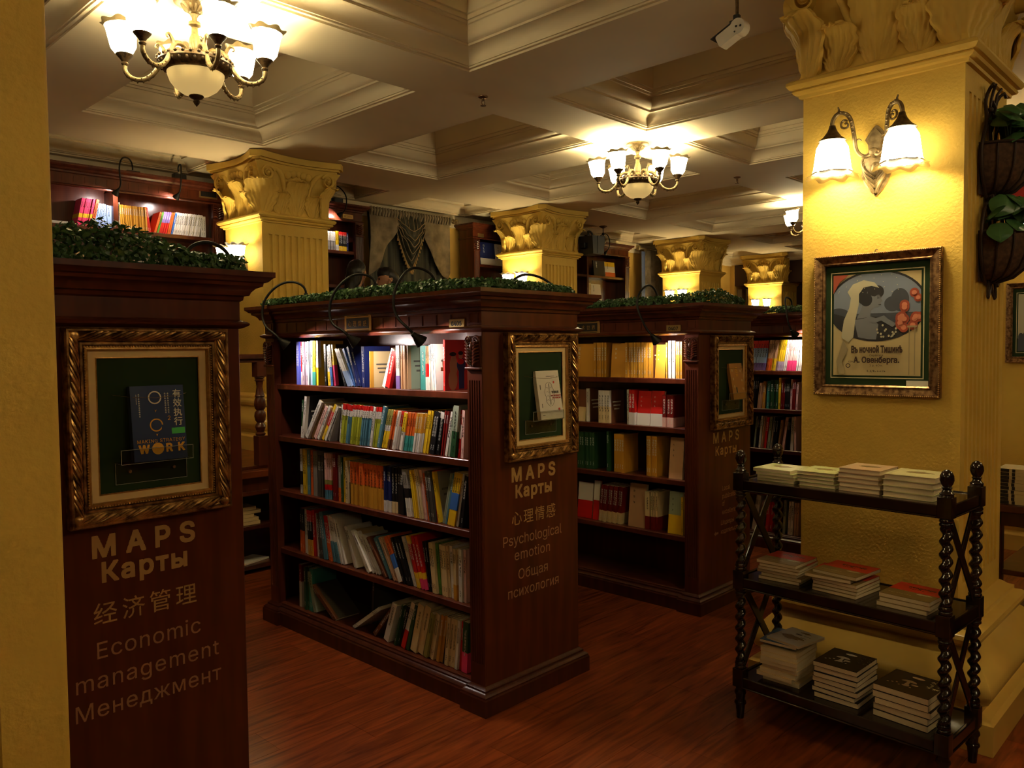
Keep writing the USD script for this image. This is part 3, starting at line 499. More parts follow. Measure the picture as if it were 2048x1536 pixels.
# ------------------------------------------------------------------ books: [left edge, width of the run, copies, lean in degrees, height, inks (bottom up; percentages), '!' = face out, '/X' = visible cover]
ROWS = {
'B2r1':[[3.805,0.059,3,0,0.228,'P'],[3.744,0.014,1,0,0.227,'w30r'],[3.731,0.051,2,0,0.227,'m'],[3.679,0.013,1,0,0.229,'w'],[3.666,0.032,1,0,0.232,'l'],[3.634,0.03,1,1,0.23,'t30y'],[3.604,0.021,1,0,0.23,'y40w/y'],[3.524,0.02,1,-2,0.211,'b'],[3.499,0.024,1,-4,0.202,'y35w'],[3.464,0.02,1,-6,0.209,'B45w'],[3.444,0.02,1,-7,0.209,'k50y/b'],[3.356,0.021,1,-23,0.199,'b'],[3.318,0.045,3,-31,0.215,'l40w'],[3.272,0.019,1,-28,0.208,'B'],[3.247,0.036,2,-22,0.209,'n'],[3.208,0.026,1,-1,0.197,'n'],[3.137,0.008,1,0,0.173,'Y/c'],[3.061,0.027,1,23,0.195,'w'],[3.033,0.032,1,18,0.178,'r/R'],[2.941,0.029,2,0,0.199,'v30w'],[2.911,0.054,4,0,0.198,'T/s'],[2.772,0.039,1,0,0.196,'t'],[2.73,0.02,2,0,0.194,'w30r60T'],[2.709,0.011,1,0,0.199,'w'],[2.686,0.029,2,-3,0.202,'w/w'],[2.609,0.011,1,0,0.22,'r']],
'B2r2':[[3.773,0.017,1,5,0.203,'w30G'],[3.751,0.022,1,10,0.226,'w/b'],[3.725,0.034,1,36,0.243,'w'],[3.687,0.027,1,33,0.222,'c'],[3.657,0.031,1,33,0.204,'p'],[3.618,0.023,1,34,0.211,'w'],[3.578,0.024,1,34,0.222,'y40r80y'],[3.544,0.023,1,34,0.21,'w'],[3.512,0.022,1,28,0.198,'a'],[3.419,0.023,1,8,0.191,'w'],[3.396,0.046,2,10,0.2,'L70w85r'],[3.35,0.023,1,11,0.197,'u70w85r'],[3.327,0.096,6,11,0.199,'L70w88r'],[3.231,0.075,5,11,0.197,'u70w88r'],[3.156,0.018,1,12,0.194,'w'],[3.137,0.046,4,12,0.196,'L70w88r'],[3.09,0.021,1,16,0.204,'u'],[3.063,0.049,3,18,0.191,'y45w60d'],[3.015,0.039,3,17,0.188,'M25o'],[2.975,0.015,1,16,0.187,'w'],[2.958,0.035,2,15,0.187,'w60r'],[2.922,0.019,1,14,0.18,'w50y'],[2.899,0.073,5,13,0.181,'t40o'],[2.823,0.056,4,12,0.181,'w50Y'],[2.765,0.042,3,13,0.196,'y'],[2.716,0.039,2,13,0.194,'b'],[2.674,0.025,1,12,0.193,'b85w'],[2.642,0.034,3,10,0.199,'R'],[2.607,0.017,1,13,0.198,'w'],[2.584,0.014,1,10,0.224,'s'],[2.567,0.032,1,8,0.224,'G50s'],[2.531,0.014,1,7,0.205,'r40w70r'],[2.503,0.018,1,4,0.205,'p']],
'B2r3':[[3.781,0.022,1,0,0.239,'w20b50w'],[3.757,0.036,2,0,0.239,'y'],[3.719,0.031,1,0,0.237,'u'],[3.685,0.023,1,0,0.239,'o'],[3.66,0.039,2,0,0.237,'a'],[3.619,0.051,3,0,0.216,'A'],[3.551,0.085,5,-1,0.235,'u20r32d42p'],[3.463,0.04,3,0,0.239,'R'],[3.42,0.021,1,0,0.235,'o30a'],[3.398,0.015,1,0,0.226,'G'],[3.382,0.024,1,0,0.227,'y'],[3.357,0.021,1,0,0.213,'c'],[3.333,0.015,1,0,0.213,'b50w'],[3.317,0.271,5,0,0.212,'Y50o'],[3.043,0.05,3,0,0.216,'w25n'],[2.989,0.039,2,0,0.214,'c25b'],[2.948,0.052,3,0,0.218,'b'],[2.867,0.042,3,-9,0.216,'w40b60a'],[2.815,0.027,2,-9,0.217,'y'],[2.786,0.027,2,-9,0.224,'c'],[2.758,0.027,3,-9,0.223,'p'],[2.73,0.019,1,-9,0.211,'o'],[2.709,0.038,3,-8,0.223,'A'],[2.668,0.012,1,-8,0.227,'r'],[2.656,0.014,1,-10,0.225,'y/a'],[2.635,0.02,2,14,0.232,'s'],[2.613,0.013,1,14,0.232,'u'],[2.597,0.05,3,13,0.239,'y30B62y'],[2.544,0.014,1,12,0.235,'w'],[2.527,0.034,2,9,0.229,'b']],
'B2r4':[[3.803,0.047,3,0,0.237,'o50b'],[3.753,0.047,2,-1,0.238,'w'],[3.704,0.044,2,-3,0.239,'Y35b75r'],[3.659,0.021,1,-3,0.245,'r'],[3.637,0.036,1,-4,0.228,'w'],[3.599,0.035,2,-6,0.233,'A'],[3.56,0.031,1,-9,0.247,'u'],[3.521,0.039,2,-11,0.232,'o50r'],[3.476,0.059,3,-16,0.24,'u45w'],[3.411,0.036,2,-18,0.234,'w'],[3.309,0.037,2,-23,0.211,'w'],[3.196,0.066,3,-36,0.223,'w/c'],[3.123,0.037,2,-39,0.216,'w'],[3.059,0.032,2,-39,0.217,'M'],[3.01,0.031,1,-35,0.215,'u'],[2.972,0.034,2,-32,0.22,'T'],[2.935,0.03,1,-29,0.224,'w30B60o'],[2.901,0.059,4,-25,0.222,'b'],[2.839,0.025,2,-22,0.233,'w'],[2.81,0.033,2,-19,0.24,'y30r85y'],[2.773,0.044,2,-18,0.244,'k20y32r'],[2.726,0.024,2,-12,0.224,'b'],[2.7,0.034,2,-7,0.224,'c'],[2.663,0.019,1,-6,0.226,'g'],[2.642,0.06,4,-5,0.224,'c'],[2.579,0.019,1,-3,0.229,'w'],[2.559,0.034,3,-1,0.221,'Y30c'],[2.524,0.023,1,0,0.228,'w'],[2.498,0.017,1,0,0.229,'p']],
'B2r5':[[3.822,0.027,1,0,0.232,'w60R'],[3.756,0.034,2,0,0.232,'G'],[3.72,0.038,2,1,0.23,'t'],[3.672,0.03,1,-14,0.215,'s'],[3.494,0.045,2,-57,0.268,'M/A'],[3.307,0.019,1,5,0.246,'A/A'],[3.342,0.039,2,57,0.262,'w'],[3.172,0.033,1,43,0.213,'M'],[3.067,0.039,1,21,0.203,'w'],[2.983,0.026,2,18,0.214,'G'],[2.956,0.017,1,18,0.209,'b'],[2.936,0.034,2,20,0.243,'r40w'],[2.895,0.023,1,17,0.234,'G'],[2.866,0.087,2,16,0.239,'c'],[2.769,0.025,1,16,0.22,'d'],[2.74,0.037,2,14,0.222,'c'],[2.685,0.037,2,11,0.221,'Y'],[2.645,0.015,1,10,0.221,'b'],[2.627,0.062,3,7,0.219,'c'],[2.559,0.017,1,7,0.22,'w'],[2.538,0.02,1,6,0.219,'r'],[2.515,0.034,1,4,0.222,'k40G']],
'B3r1':[[3.285,0.176,1,0,0.208,'!Y'],[3.103,0.097,5,0,0.213,'Y'],[2.981,0.117,1,0,0.208,'!Y'],[2.859,0.133,7,0,0.21,'Y'],[2.724,0.055,3,0,0.208,'Y/M'],[2.652,0.071,1,0,0.197,'!Y'],[2.577,0.013,1,0,0.207,'Y'],[2.555,0.046,2,0,0.216,'w'],[2.506,0.041,3,0,0.212,'Y']],
'B3r2':[[3.288,0.116,1,0,0.202,'!c45M'],[3.163,0.014,1,0,0.209,'w/M'],[3.062,0.084,4,0,0.201,'c50w/M'],[2.855,0.019,1,0,0.21,'w'],[2.834,0.043,2,0,0.211,'w35r'],[2.788,0.096,1,0,0.205,'!w35r'],[2.689,0.091,1,0,0.208,'!w35r'],[2.594,0.072,3,0,0.186,'p30R']],
'B3r3':[[3.237,0.133,7,0,0.231,'G'],[3.002,0.018,1,0,0.246,'G'],[2.951,0.082,4,0,0.235,'Y'],[2.713,0.078,4,0,0.237,'Y'],[2.56,0.094,1,0,0.24,'!T']],
'B3r4':[[3.254,0.12,1,0,0.225,'!r50w'],[3.125,0.049,1,0,0.246,'!r50w'],[3.071,0.17,9,6,0.231,'c30R'],[2.849,0.124,1,0,0.262,'!T'],[2.72,0.033,1,0,0.226,'R35c'],[2.68,0.045,3,0,0.227,'R35c'],[2.565,0.091,1,0,0.244,'!y45s'],[2.47,0.014,1,0,0.221,'y']],
'B4r1':[[2.9,0.124,6,8,0.224,'v25l75r'],[2.773,0.042,3,8,0.226,'o40T'],[2.728,0.028,2,8,0.226,'y40T'],[2.697,0.056,4,9,0.228,'m30y'],[2.639,0.025,2,9,0.227,'w'],[2.611,0.073,6,8,0.226,'k33p'],[2.536,0.041,3,6,0.225,'w']],
'B4r2':[[2.896,0.018,1,2,0.21,'T'],[2.876,0.037,3,4,0.233,'b'],[2.838,0.032,2,7,0.192,'T'],[2.803,0.02,1,4,0.202,'Y'],[2.769,0.028,1,3,0.205,'t'],[2.735,0.061,3,2,0.214,'G'],[2.672,0.018,1,2,0.231,'y'],[2.651,0.025,2,3,0.221,'R'],[2.623,0.036,3,1,0.221,'b'],[2.585,0.016,1,2,0.222,'p'],[2.566,0.026,2,2,0.222,'R'],[2.539,0.016,1,3,0.202,'p']],
'B4r3':[[2.869,0.014,1,6,0.238,'s'],[2.854,0.025,2,6,0.236,'b'],[2.828,0.016,1,6,0.243,'w'],[2.811,0.022,2,7,0.242,'T'],[2.787,0.02,1,7,0.234,'r'],[2.76,0.02,1,7,0.241,'s'],[2.737,0.017,1,8,0.243,'w'],[2.717,0.03,2,5,0.24,'b'],[2.68,0.013,1,7,0.219,'T'],[2.646,0.022,2,8,0.242,'p'],[2.618,0.032,3,3,0.234,'b'],[2.582,0.023,1,3,0.245,'w'],[2.547,0.016,1,0,0.249,'p']],
'B4r5':[[2.884,0.042,3,9,0.267,'w'],[2.822,0.027,2,7,0.231,'m'],[2.771,0.051,2,6,0.228,'r'],[2.637,0.02,1,3,0.251,'s'],[2.595,0.039,2,3,0.249,'w'],[2.546,0.029,2,2,0.244,'T']],
'W1r1':[[2.289,0.103,6,12,0.233,'k30y45k/R'],[2.394,0.025,1,13,0.234,'o'],[2.421,0.071,3,9,0.201,'l'],[2.499,0.085,3,0,0.192,'l'],[2.614,0.021,1,0,0.231,'w'],[2.636,0.223,14,-2,0.211,'Y'],[2.863,0.029,2,-8,0.217,'r'],[2.909,0.021,1,17,0.191,'o'],[2.931,0.019,1,16,0.192,'g'],[2.953,0.069,4,15,0.2,'r50v'],[3.023,0.03,2,14,0.198,'o'],[3.056,0.015,1,14,0.196,'B'],[3.072,0.241,12,12,0.203,'w'],[3.333,0.046,2,0,0.192,'w']],
'W1r2':[[2.129,0.034,1,0,0.191,'y'],[2.167,0.1,5,0,0.182,'R'],[2.274,0.067,5,0,0.179,'c'],[3.17,0.097,4,0,0.181,'r'],[3.271,0.099,5,0,0.189,'R']],
'W2r1':[[4.677,0.097,6,0,0.194,'a50w'],[4.777,0.031,2,0,0.204,'w30y'],[4.812,0.1,6,0,0.2,'y25b80r'],[4.916,0.021,1,0,0.198,'n']],
'W3r1':[[6.821,0.02,1,0,0.277,'w'],[6.861,0.262,1,0,0.284,'!w30n'],[7.127,0.176,1,0,0.275,'!w']],
'W4r1':[[9.094,0.261,1,0,0.218,'!b'],[9.369,0.241,1,0,0.217,'!o30w70y']],
'W4r2':[[8.957,0.073,2,0,0.244,'c'],[9.044,0.232,1,0,0.237,'!w']],
}
ROWINFO = {   # axis, spine plane, shelf height, depth of the books, where
 'B2r1': (0, 2.285, 1.324, .155, 'top shelf, middle bookcase'), 'B2r2': (0, 2.285, 1.04, .150, 'second shelf, middle bookcase'), 'B2r3': (0, 2.285, .741, .150, 'third shelf, middle bookcase'),
 'B2r4': (0, 2.285, .42, .150, 'fourth shelf, middle bookcase'), 'B2r5': (0, 2.285, .115, .150, 'bottom shelf, middle bookcase'),
 'B3r1': (0, 3.965, 1.324, .150, 'top shelf, bookcase 0407'), 'B3r2': (0, 3.965, 1.04, .150, 'second shelf, bookcase 0407'), 'B3r3': (0, 3.965, .741, .150, 'third shelf, bookcase 0407'), 'B3r4': (0, 3.965, .42, .150, 'fourth shelf, bookcase 0407'),
 'B4r1': (0, 5.615, 1.324, .150, 'top shelf, farthest island bookcase'), 'B4r2': (0, 5.615, 1.04, .150, 'second shelf, farthest island bookcase'), 'B4r3': (0, 5.615, .741, .150, 'third shelf, farthest island bookcase'), 'B4r5': (0, 5.615, .115, .150, 'bottom shelf, farthest island bookcase'),
 'W1r1': (1, 7.105, 2.545, .150, 'top shelf, far-left wall bookcase'), 'W1r2': (1, 7.105, 2.19, .150, 'second shelf, far-left wall bookcase'), 'W2r1': (1, 7.105, 2.525 + .02, .150, 'wall bookcase left of the window'),
 'W3r1': (1, 7.09, 2.545, .150, 'wall bookcase right of the window'), 'W4r1': (1, 7.09, 2.545, .150, 'top shelf, bookcase by the speaker'), 'W4r2': (1, 7.09, 2.19, .150, 'second shelf, bookcase by the speaker')}
INKNAME = dict(w='white', c='cream', b='black', n='navy', B='blue', P='periwinkle', l='light blue', r='red', R='dark red', o='orange', y='yellow', Y='ochre', g='green', G='dark green', t='teal', m='mauve', k='pink', p='pale pink', a='grey', A='dark grey', s='sage', T='tan', M='brown', L='lime', v='violet', d='olive', u='slate blue', h='pale lime', e='beige', q='drab')
DARKINK = set('bnRGAMvrBPuqtY')
def bands(s):
    out, z = [], 0.0; toks = re.findall(r'([A-Za-z])(\d\d)?', s)
    for i, (c, n) in enumerate(toks):
        e = int(n)/100 if n else 1.0; out.append((c, z, e)); z = e
    out[-1] = (out[-1][0], out[-1][1], 1.0); return out
def glyph(m, x, y, z, c, M, seed):
    r = random.Random(seed); q = []
    for k in range(3): zz = z + c*(.08 + .36*k); a, b = r.choice([(.05, .95), (.15, .85), (.0, .55), (.4, 1.)]); q.append((y + c*(a - .5), zz, y + c*(b - .5), zz + c*.13))
    for k in range(2): yy = y + c*(r.choice([-.36, -.1, .1, .3]) - .05); q.append((yy, z + c*.05, yy + c*.13, z + c*.92))
    for a, b, c2, d in q: m.add([(x, a, b), (x, c2, b), (x, c2, d), (x, a, d)], [[0, 1, 2, 3]], M)
def book_parts(t, h, d, spec, seed, title=True):
    """(part, mesh, ink) of an upright book: spine on x = 0 facing -x, thickness along +y."""
    r = random.Random(seed); spec = spec.lstrip('!'); cov = None; out = []
    if '/' in spec: spec, cov = spec.split('/')
    bs = bands(spec); ct = .0009; mainc = cov or max(bs, key=lambda q: q[2] - q[1])[0]; e = .0004
    out.append(('cover', MB().box((0, 0, 0), (d, ct, h)).box((0, t - ct, 0), (d, t, h)).box((0, 0, 0), (.0012, t, h)), ink(mainc)))
    out.append(('pages', MB().box((.0012, ct, .0015), (d - .002, t - ct, h - .0015)), 'paper'))
    for (k, z0, z1) in bs:
        z0, z1 = z0*h, z1*h
        if k != mainc: out.append(('colour_band', MB().box((-e, -e, z0), (d*.12 if cov else d, e, z1)).box((-e, t - e, z0), (d, t + e, z1)).box((-e, 0, z0), (.001, t, z1)), ink(k)))
    if title and t > .006:
        m = MB(); n = r.randint(4, 8); c = min(t*.62, .0125); zt = h*r.uniform(.86, .93); bg = [k for k, a, z in bs if a <= .75 <= z][0]
        for k in range(n):
            if zt - (k + 1)*c*1.18 > h*.3: glyph(m, -.0007, t/2, zt - (k + 1)*c*1.18, c, None, seed*31 + k)
        if r.random() < .7:
            for k in range(3): glyph(m, -.0007, t/2, h*.10 + k*c*.75, c*.6, None, seed*17 + k)
        out.append(('title', m, 'print_white' if bg in DARKINK else 'plate_black'))
    if cov:                                                       # the front cover shows past its neighbour
        if cov in 'Ay': return out
        art = MB(); A = mat4((0, -.0005, 0)) @ RX90
        for k in range(3): art.prism(sbox(d*.22 + k*d*.05, h*(.62 - k*.11), d*.80 - k*d*.06, h*(.66 - k*.11)), 0, .0004, A)
        out.append(('cover_print', art, 'print_white' if cov in DARKINK else 'print_grey'))
    return out
def make_book(t, h, d, spec, seed, label, group, M, title=True, name='book'):
    b = thing(name, label, 'book', M=M, group=group)
    for nm, m, k in book_parts(t, h, d, spec, seed, title): part(b, nm, m, k)
    return b
def face_book(w, h, spec, seed, label, M, group=None):
    """A book shown face out: front cover on x = 0 facing -x, width along y from 0 to w."""
    b = thing('book', label, 'book', M=M, group=group); spec = spec.lstrip('!'); bs = bands(spec); t = .018; mainc = max(bs, key=lambda q: q[2] - q[1])[0]
    part(b, 'cover', MB().box((0, 0, 0), (.0012, w, h)).box((t - .0012, 0, 0), (t, w, h)).box((0, w - .0012, 0), (t, w, h)), ink(mainc)); part(b, 'pages', MB().box((.0012, .002, .0015), (t - .0012, w - .0012, h - .0015)), 'paper')
    for (k, z0, z1) in bs:
        if k != mainc: part(b, 'colour_band', MB().box((-.0004, 0, z0*h), (.001, w, z1*h)), ink(k))
    m = MB(); r = random.Random(seed)
    for k in range(3): glyph(m, -.0008, w*.72, h*(.80 - .13*k), w*.11, None, seed + k)
    part(b, 'title', m, 'print_white' if mainc in DARKINK else 'plate_black'); return b
labels_seen = {}
def uniq(lab):
    n = labels_seen.get(lab, 0) + 1; labels_seen[lab] = n
    return lab if n == 1 else lab + ', ' + {2: 'second', 3: 'third', 4: 'fourth'}.get(n, f'{n}th') + ' such'
NUM = {2: 'two', 3: 'three', 4: 'four', 5: 'five', 6: 'six', 7: 'seven', 9: 'nine', 10: 'ten', 12: 'twelve', 14: 'fourteen'}
def desc(spec):
    s = spec.lstrip('!').split('/')[0]; bs = sorted(bands(s), key=lambda q: -(q[2] - q[1])); ks = []
    for k, a, z in bs:
        if INKNAME[k] not in ks: ks.append(INKNAME[k])
    return ks[0] if len(ks) == 1 else ks[0] + ' and ' + ks[1]
BK = {}; UNITS = []; bseed = 100
for rname, items in ROWS.items():
    ax, plane, z, d, where = ROWINFO[rname]
    for i, (a0, wrun, n, ang, h, spec) in enumerate(items):
        bseed += 1; n = 10 if spec == 'Y50o' and n == 5 else n; face = spec.startswith('!'); ds = desc(spec); nb = [desc(items[q][5]).split(' and ')[0] if 0 <= q < len(items) else None for q in (i - 1, i + 1)]
        at_ = f'between {nb[0]} and {nb[1]}' if nb[0] and nb[1] else (f'at the right end by {nb[0]}' if nb[0] else f'at the left end by {nb[1]}' if nb[1] else 'alone')
        if len((ds + at_ + where).split()) > 9: ds = ds.split(' and ')[0]
        if len((ds + ' ' + at_ + ' ' + where).split()) > 10: at_ = at_.replace('at the right end by', 'rightmost, by').replace('at the left end by', 'leftmost, by')
        if n > 1: lab = uniq(f'{ds} book, one of {NUM[n]} {at_}, {where}'); grp = lab.replace(' book, one of', ' books, run of')
        else: lab = uniq(f'{ds} {"face-out" if face else ("tilted" if abs(ang) >= 8 else "upright")} book {at_}, {where}'); grp = None
        pos = (plane, a0, z) if ax == 0 else (a0, plane, z); dist = (np.array(pos) - [0, 0, EYE]) @ fw
        UNITS.append(((wrun/n)*h/dist**2*(1.0 if face or n == 1 else .95), rname, a0, wrun, n, ang, h, spec, lab, grp, bseed))
OWN_BOOKS = 205                                                    # with the rack and the table about 300 books are objects; the smallest in view are joined
UNITS.sort(key=lambda q: -q[0]); left = OWN_BOOKS; rest = {}
for (_, rname, a0, wrun, n, ang, h, spec, lab, grp, seed) in UNITS:
    ax, plane, z, d, where = ROWINFO[rname]; face = spec.startswith('!'); an = math.radians(ang); first = None; own = left >= n or face; left -= n if own else 0
    for k in range(n):
        sp = wrun/n; r = random.Random(seed*97 + k); tt = wrun if face else max(sp*math.cos(an) - .0007, .004); T_ = 0.0 if face else an
        s0 = -(k*sp) if ang < 0 else -((k + 1)*sp); lift = tt*math.sin(-an) if ang < 0 else 0.0; off = -wrun if face else ((s0 - tt*math.cos(an)) if ang < 0 else s0)
        dep = plane + r.uniform(-.004, .010) - (.004 if face else 0) + (.10 if spec.startswith('A/A') else 0)
        if ax == 0: M = mat4((dep, a0 + off, z + lift + .0004)) @ mat4(rx=T_)
        else: M = mat4((a0 - off, dep, z + lift + .0004), rz=PI/2) @ mat4(rx=T_)
        if face: M = M @ mat4((.010, 0, 0), ry=.10)
        if not own:
            for nm, m, kk in book_parts(tt, h, d, spec, seed): rest.setdefault((nm, kk), MB()).add(*m.arr(), M)
        elif first is None:
            first = face_book(wrun - .002, h, spec, seed, lab, M) if face else make_book(tt, h, d, spec, seed, lab, grp, M); BK[(rname, round(a0, 3))] = first
        else: copy_of(first, lab, M, grp)
rs = thing('book_rows', 'the many small thin books filling the rest of the shelves', 'books', kind='stuff')
for (nm, kk), m in rest.items(): part(rs, nm, m, kk, kind='stuff')
# the covers that can be read as pictures on the lit top shelf
def cover_art(key, items):
    b = BK.get(key)
    if b is None: return
    for i, (nm, poly, m) in enumerate(items): part(b, nm, MB().prism(poly, 0, .0004 + .0002*i, mat4((0, -.0006, 0)) @ RX90), m)
oval = lambda x, z, rx, rz: affinity.scale(Point(x, z).buffer(1, 10), rx, rz)
cover_art(('B2r1', 2.609), [('printed_ground', sbox(0, 0, .155, .0705), 'ink_light_t'), ('printed_ground', sbox(.0, .001, .155, .218), 'print_red'), ('printed_figure', union_all([oval(.05, .105, .022, .05), oval(.045, .045, .026, .045)]), 'ink_dark_t'), ('printed_figure', union_all([oval(.095, .11, .026, .032), sbox(.080, .005, .112, .09)]), 'cover_navy'), ('printed_head', union_all([oval(.092, .150, .012, .015), oval(.052, .142, .012, .014)]), 'skin'), ('printed_hair', union_all([oval(.092, .162, .014, .009), oval(.046, .158, .020, .009)]), 'plate_black'), ('printed_jacket', union_all([oval(.092, .125, .020, .012), oval(.13, .10, .010, .03)]), 'ink_light_r')])
cover_art(('B2r1', 2.911), [('printed_figure', Polygon([(.02, 0), (.02, .19), (.04, .195), (.075, .175), (.082, .15), (.068, .13), (.07, .11), (.055, .095), (.06, .05), (.04, .0)]), 'ink_dark_m'), ('printed_face', oval(.072, .135, .014, .025), 'ink_light_e'), ('printed_hand', oval(.085, .02, .03, .010), 'ink_light_e')])
cover_art(('B2r1', 2.686), [('printed_figure', union_all([oval(.055, .115, .014, .035), sbox(.03, .085, .075, .10)]), 'ink_dark_m'), ('printed_frame', sbox(.05, .02, .09, .06).difference(sbox(.054, .024, .086, .056)), 'print_grey')])
# cloth of a few flat lying books in the wall bookcase
for k in range(2): make_book(.012, .20, .14, 'w', 900 + k, ('white book lying flat', 'pale book lying flat on another')[k] + ' at the left end of the far-left wall bookcase', None, mat4((2.03 - k*.006, 7.10, 2.5455 + .012*(k + 1)), rz=PI/2) @ mat4(rx=PI/2) @ mat4((0, -.012, 0)), title=False)
# stack in the platform front
for k in range(5): make_book(.024, .21, .14, 'c', 950 + k, f'cream book, {("lowest", "second", "third", "fourth", "topmost")[k]} of a stack in the platform front shelves', None, mat4((2.60 + .012*(k % 2), 5.02 + .004*k, .3255 + .0245*k + .0245), rz=PI/2) @ mat4(rx=PI/2) @ mat4((0, -.024, -.09 - .02*(k % 3))), title=False)
make_book(.012, .22, .15, 'w', 960, 'single white book lying on the lower shelf in the platform front', None, mat4((2.70, 5.05, .0555 + .0125), rz=PI/2 + .3) @ mat4(rx=PI/2) @ mat4((0, -.012, -.1)), title=False)
# ------------------------------------------------------------------ lamps
def sphere_light(p, loc, r=.02, power=BULB, col=WARM, name='bulb'):
    l = UsdLux.SphereLight.Define(stage, path(name, p.GetPath())); l.CreateRadiusAttr(r); l.CreateIntensityAttr(power); l.CreateColorAttr(Gf.Vec3f(*col)); l.AddTranslateOp().Set(Gf.Vec3d(*loc)); return l
def bell(r0, r1, h, flare, n=20, ruff=.006, petals=7):
    """Flower-shaped glass shade, narrow end at z=0, ruffled rim at z=h; returns the body and the rim."""
    def ring(z, r, am, n=n): a = np.arange(n)/n*2*PI; q = am*np.cos(petals*a); return np.stack([(r + q)*np.cos(a), (r + q)*np.sin(a), z + q*.8], 1)
    Z = [0, .02, .10, .25, .55, .80, .90]; R = [r0*.55, r0, r0*1.35, r1*.86, r1*.95, r1*1.02, r1*1.10]
    body = MB().grid(np.stack([ring(z*h, r, 0) for z, r in zip(Z, R)], 1), wrap=True)
    rim = MB().grid(np.stack([ring(z*h, r, a, 56) for z, r, a in ((.90, r1*1.105, ruff*.3), (.95, r1*1.18, ruff*.75), (1.0, r1*flare, ruff), (.995, r1*flare*.985, ruff), (.95, r1*1.15, ruff*.75), (.90, r1*1.08, ruff*.5))], 1), wrap=True)
    return body, rim
def chandelier(x, y, label, phase):
    c = thing('chandelier', label, 'chandelier', (x, y, H), rz=phase); zz = lambda q: q - 3.13
    part(c, 'canopy', MB().lathe([(0, 0), (.088, -.001), (.090, -.010), (.080, -.016), (.060, -.020), (.045, -.036), (.030, -.046), (.022, -.052), (0, -.052)], 28), 'antique_brass', smooth=35)
    cup = MB()
    for k in range(14): a = k/14*2*PI; cup.tube([(.050*math.cos(a), .050*math.sin(a), -.024), (.042*math.cos(a), .042*math.sin(a), -.038), (.026*math.cos(a), .026*math.sin(a), -.050)], [.008, .008, .005], 6)
    part(c, 'canopy_flutes', cup, 'antique_brass', smooth=50)
    part(c, 'stem', MB().lathe([(0, -.050), (.014, -.052), (.020, -.062), (.012, -.075), (.012, -.09), (.026, -.096), (.028, -.112), (.014, -.120), (.016, -.15), (.024, -.17), (.027, -.20), (.020, -.225), (.030, -.24), (.034, -.262), (.020, -.28), (.04, -.30), (0, -.30)], 18), 'antique_brass', smooth=35)
    band = MB().lathe([(.02, zz(2.858)), (.11, zz(2.860)), (.152, zz(2.858)), (.165, zz(2.850)), (.168, zz(2.836)), (.158, zz(2.820)), (.142, zz(2.806)), (.128, zz(2.798)), (.112, zz(2.798)), (.112, zz(2.84)), (.02, zz(2.85))], 40); part(c, 'ornate_band', band, 'antique_dark', smooth=35)
    rel = MB()
    for k in range(30):
        a = k/30*2*PI; rel.ball((.164*math.cos(a), .164*math.sin(a), zz(2.852)), .0085, 1); rel.ball((.157*math.cos(a + .1), .157*math.sin(a + .1), zz(2.828)), .010, 1, (.8, .8, 1.3))
    part(c, 'band_relief', rel, 'antique_dark', smooth=50, kind='stuff')
    part(c, 'glass_bowl', MB().lathe([(.127, zz(2.800)), (.125, zz(2.785)), (.115, zz(2.757)), (.095, zz(2.730)), (.064, zz(2.708)), (.030, zz(2.697)), (0, zz(2.694))], 32), 'bowl_glass', smooth=True)
    part(c, 'finial', MB().lathe([(.03, zz(2.702)), (.034, zz(2.694)), (.026, zz(2.686)), (.012, zz(2.680)), (.016, zz(2.670)), (.011, zz(2.660)), (.004, zz(2.652)), (0, zz(2.646))], 16), 'antique_dark', smooth=40)
    part(c, 'cable', MB().tube(spline([(.03, .02, zz(2.86)), (.075, .03, zz(2.93)), (.10, .04, zz(2.985)), (.07, .03, zz(3.0)), (.045, .02, zz(2.97)), (.045, .02, zz(2.87))], 24), .003, 6), 'antique_brass')
    body, rim = bell(.030, .064, .150, 1.30)
    for k in range(6):
        R = mat4(rz=k*PI/3); P = lambda r_, z_: (r_, 0, zz(z_)); ar = MB()
        cv = spline([P(.055, 2.875), P(.085, 2.905), P(.125, 2.895), P(.150, 2.855), P(.180, 2.800), P(.225, 2.765), P(.275, 2.765), P(.308, 2.792), P(.312, 2.822)], 30); ar.tube(cv, np.linspace(.012, .0105, 30), 8, R)
        for (r_, z_, s) in ((.052, 2.895, 1), (.135, 2.91, 1)): ar.tube(spline([P(r_, z_ - .02), P(r_ + .01, z_ + .005), P(r_ + .03, z_ + .018), P(r_ + .04, z_ + .006), P(r_ + .03, z_ - .002)], 14), np.linspace(.011, .003, 14), 6, R)
        for j in range(6): q = cv[16 + j*2]; ar.tube([q + np.array([-.006, -.012, .004]), q + np.array([0, 0, -.013]), q + np.array([.006, .012, .004])], [.003, .005, .003], 5, R)
        am = part(c, 'arm', ar, 'antique_brass', smooth=45); M = R @ mat4((.312, 0, zz(2.822)))
        part(am, 'shade_cup', MB().lathe([(0, .0), (.012, .002), (.016, .010), (.012, .018), (.020, .030), (.034, .046), (.038, .052), (.034, .054), (0, .05)], 18, M), 'antique_dark', smooth=35)
        M2 = R @ mat4((.312, 0, zz(2.868)), ry=.10); sh = part(c, 'shade', MB().add(*body.arr(), M2), 'shade_glass', smooth=True); part(sh, 'ruffled_rim', MB().add(*rim.arr(), M2), 'shade_rim', smooth=True)
        q = M2 @ np.array([0, 0, .09, 1]); sphere_light(c, q[:3])
    return c
chandelier(1.722, 3.680, 'large lit brass chandelier at the upper left, with six upturned flower glass shades', .39)
chandelier(5.371, 3.744, 'smaller-looking lit chandelier right of the middle, over the island bookcases', .12)
chandelier(8.86, 3.76, 'far lit chandelier cut off by the edge of the nearest column', .50)
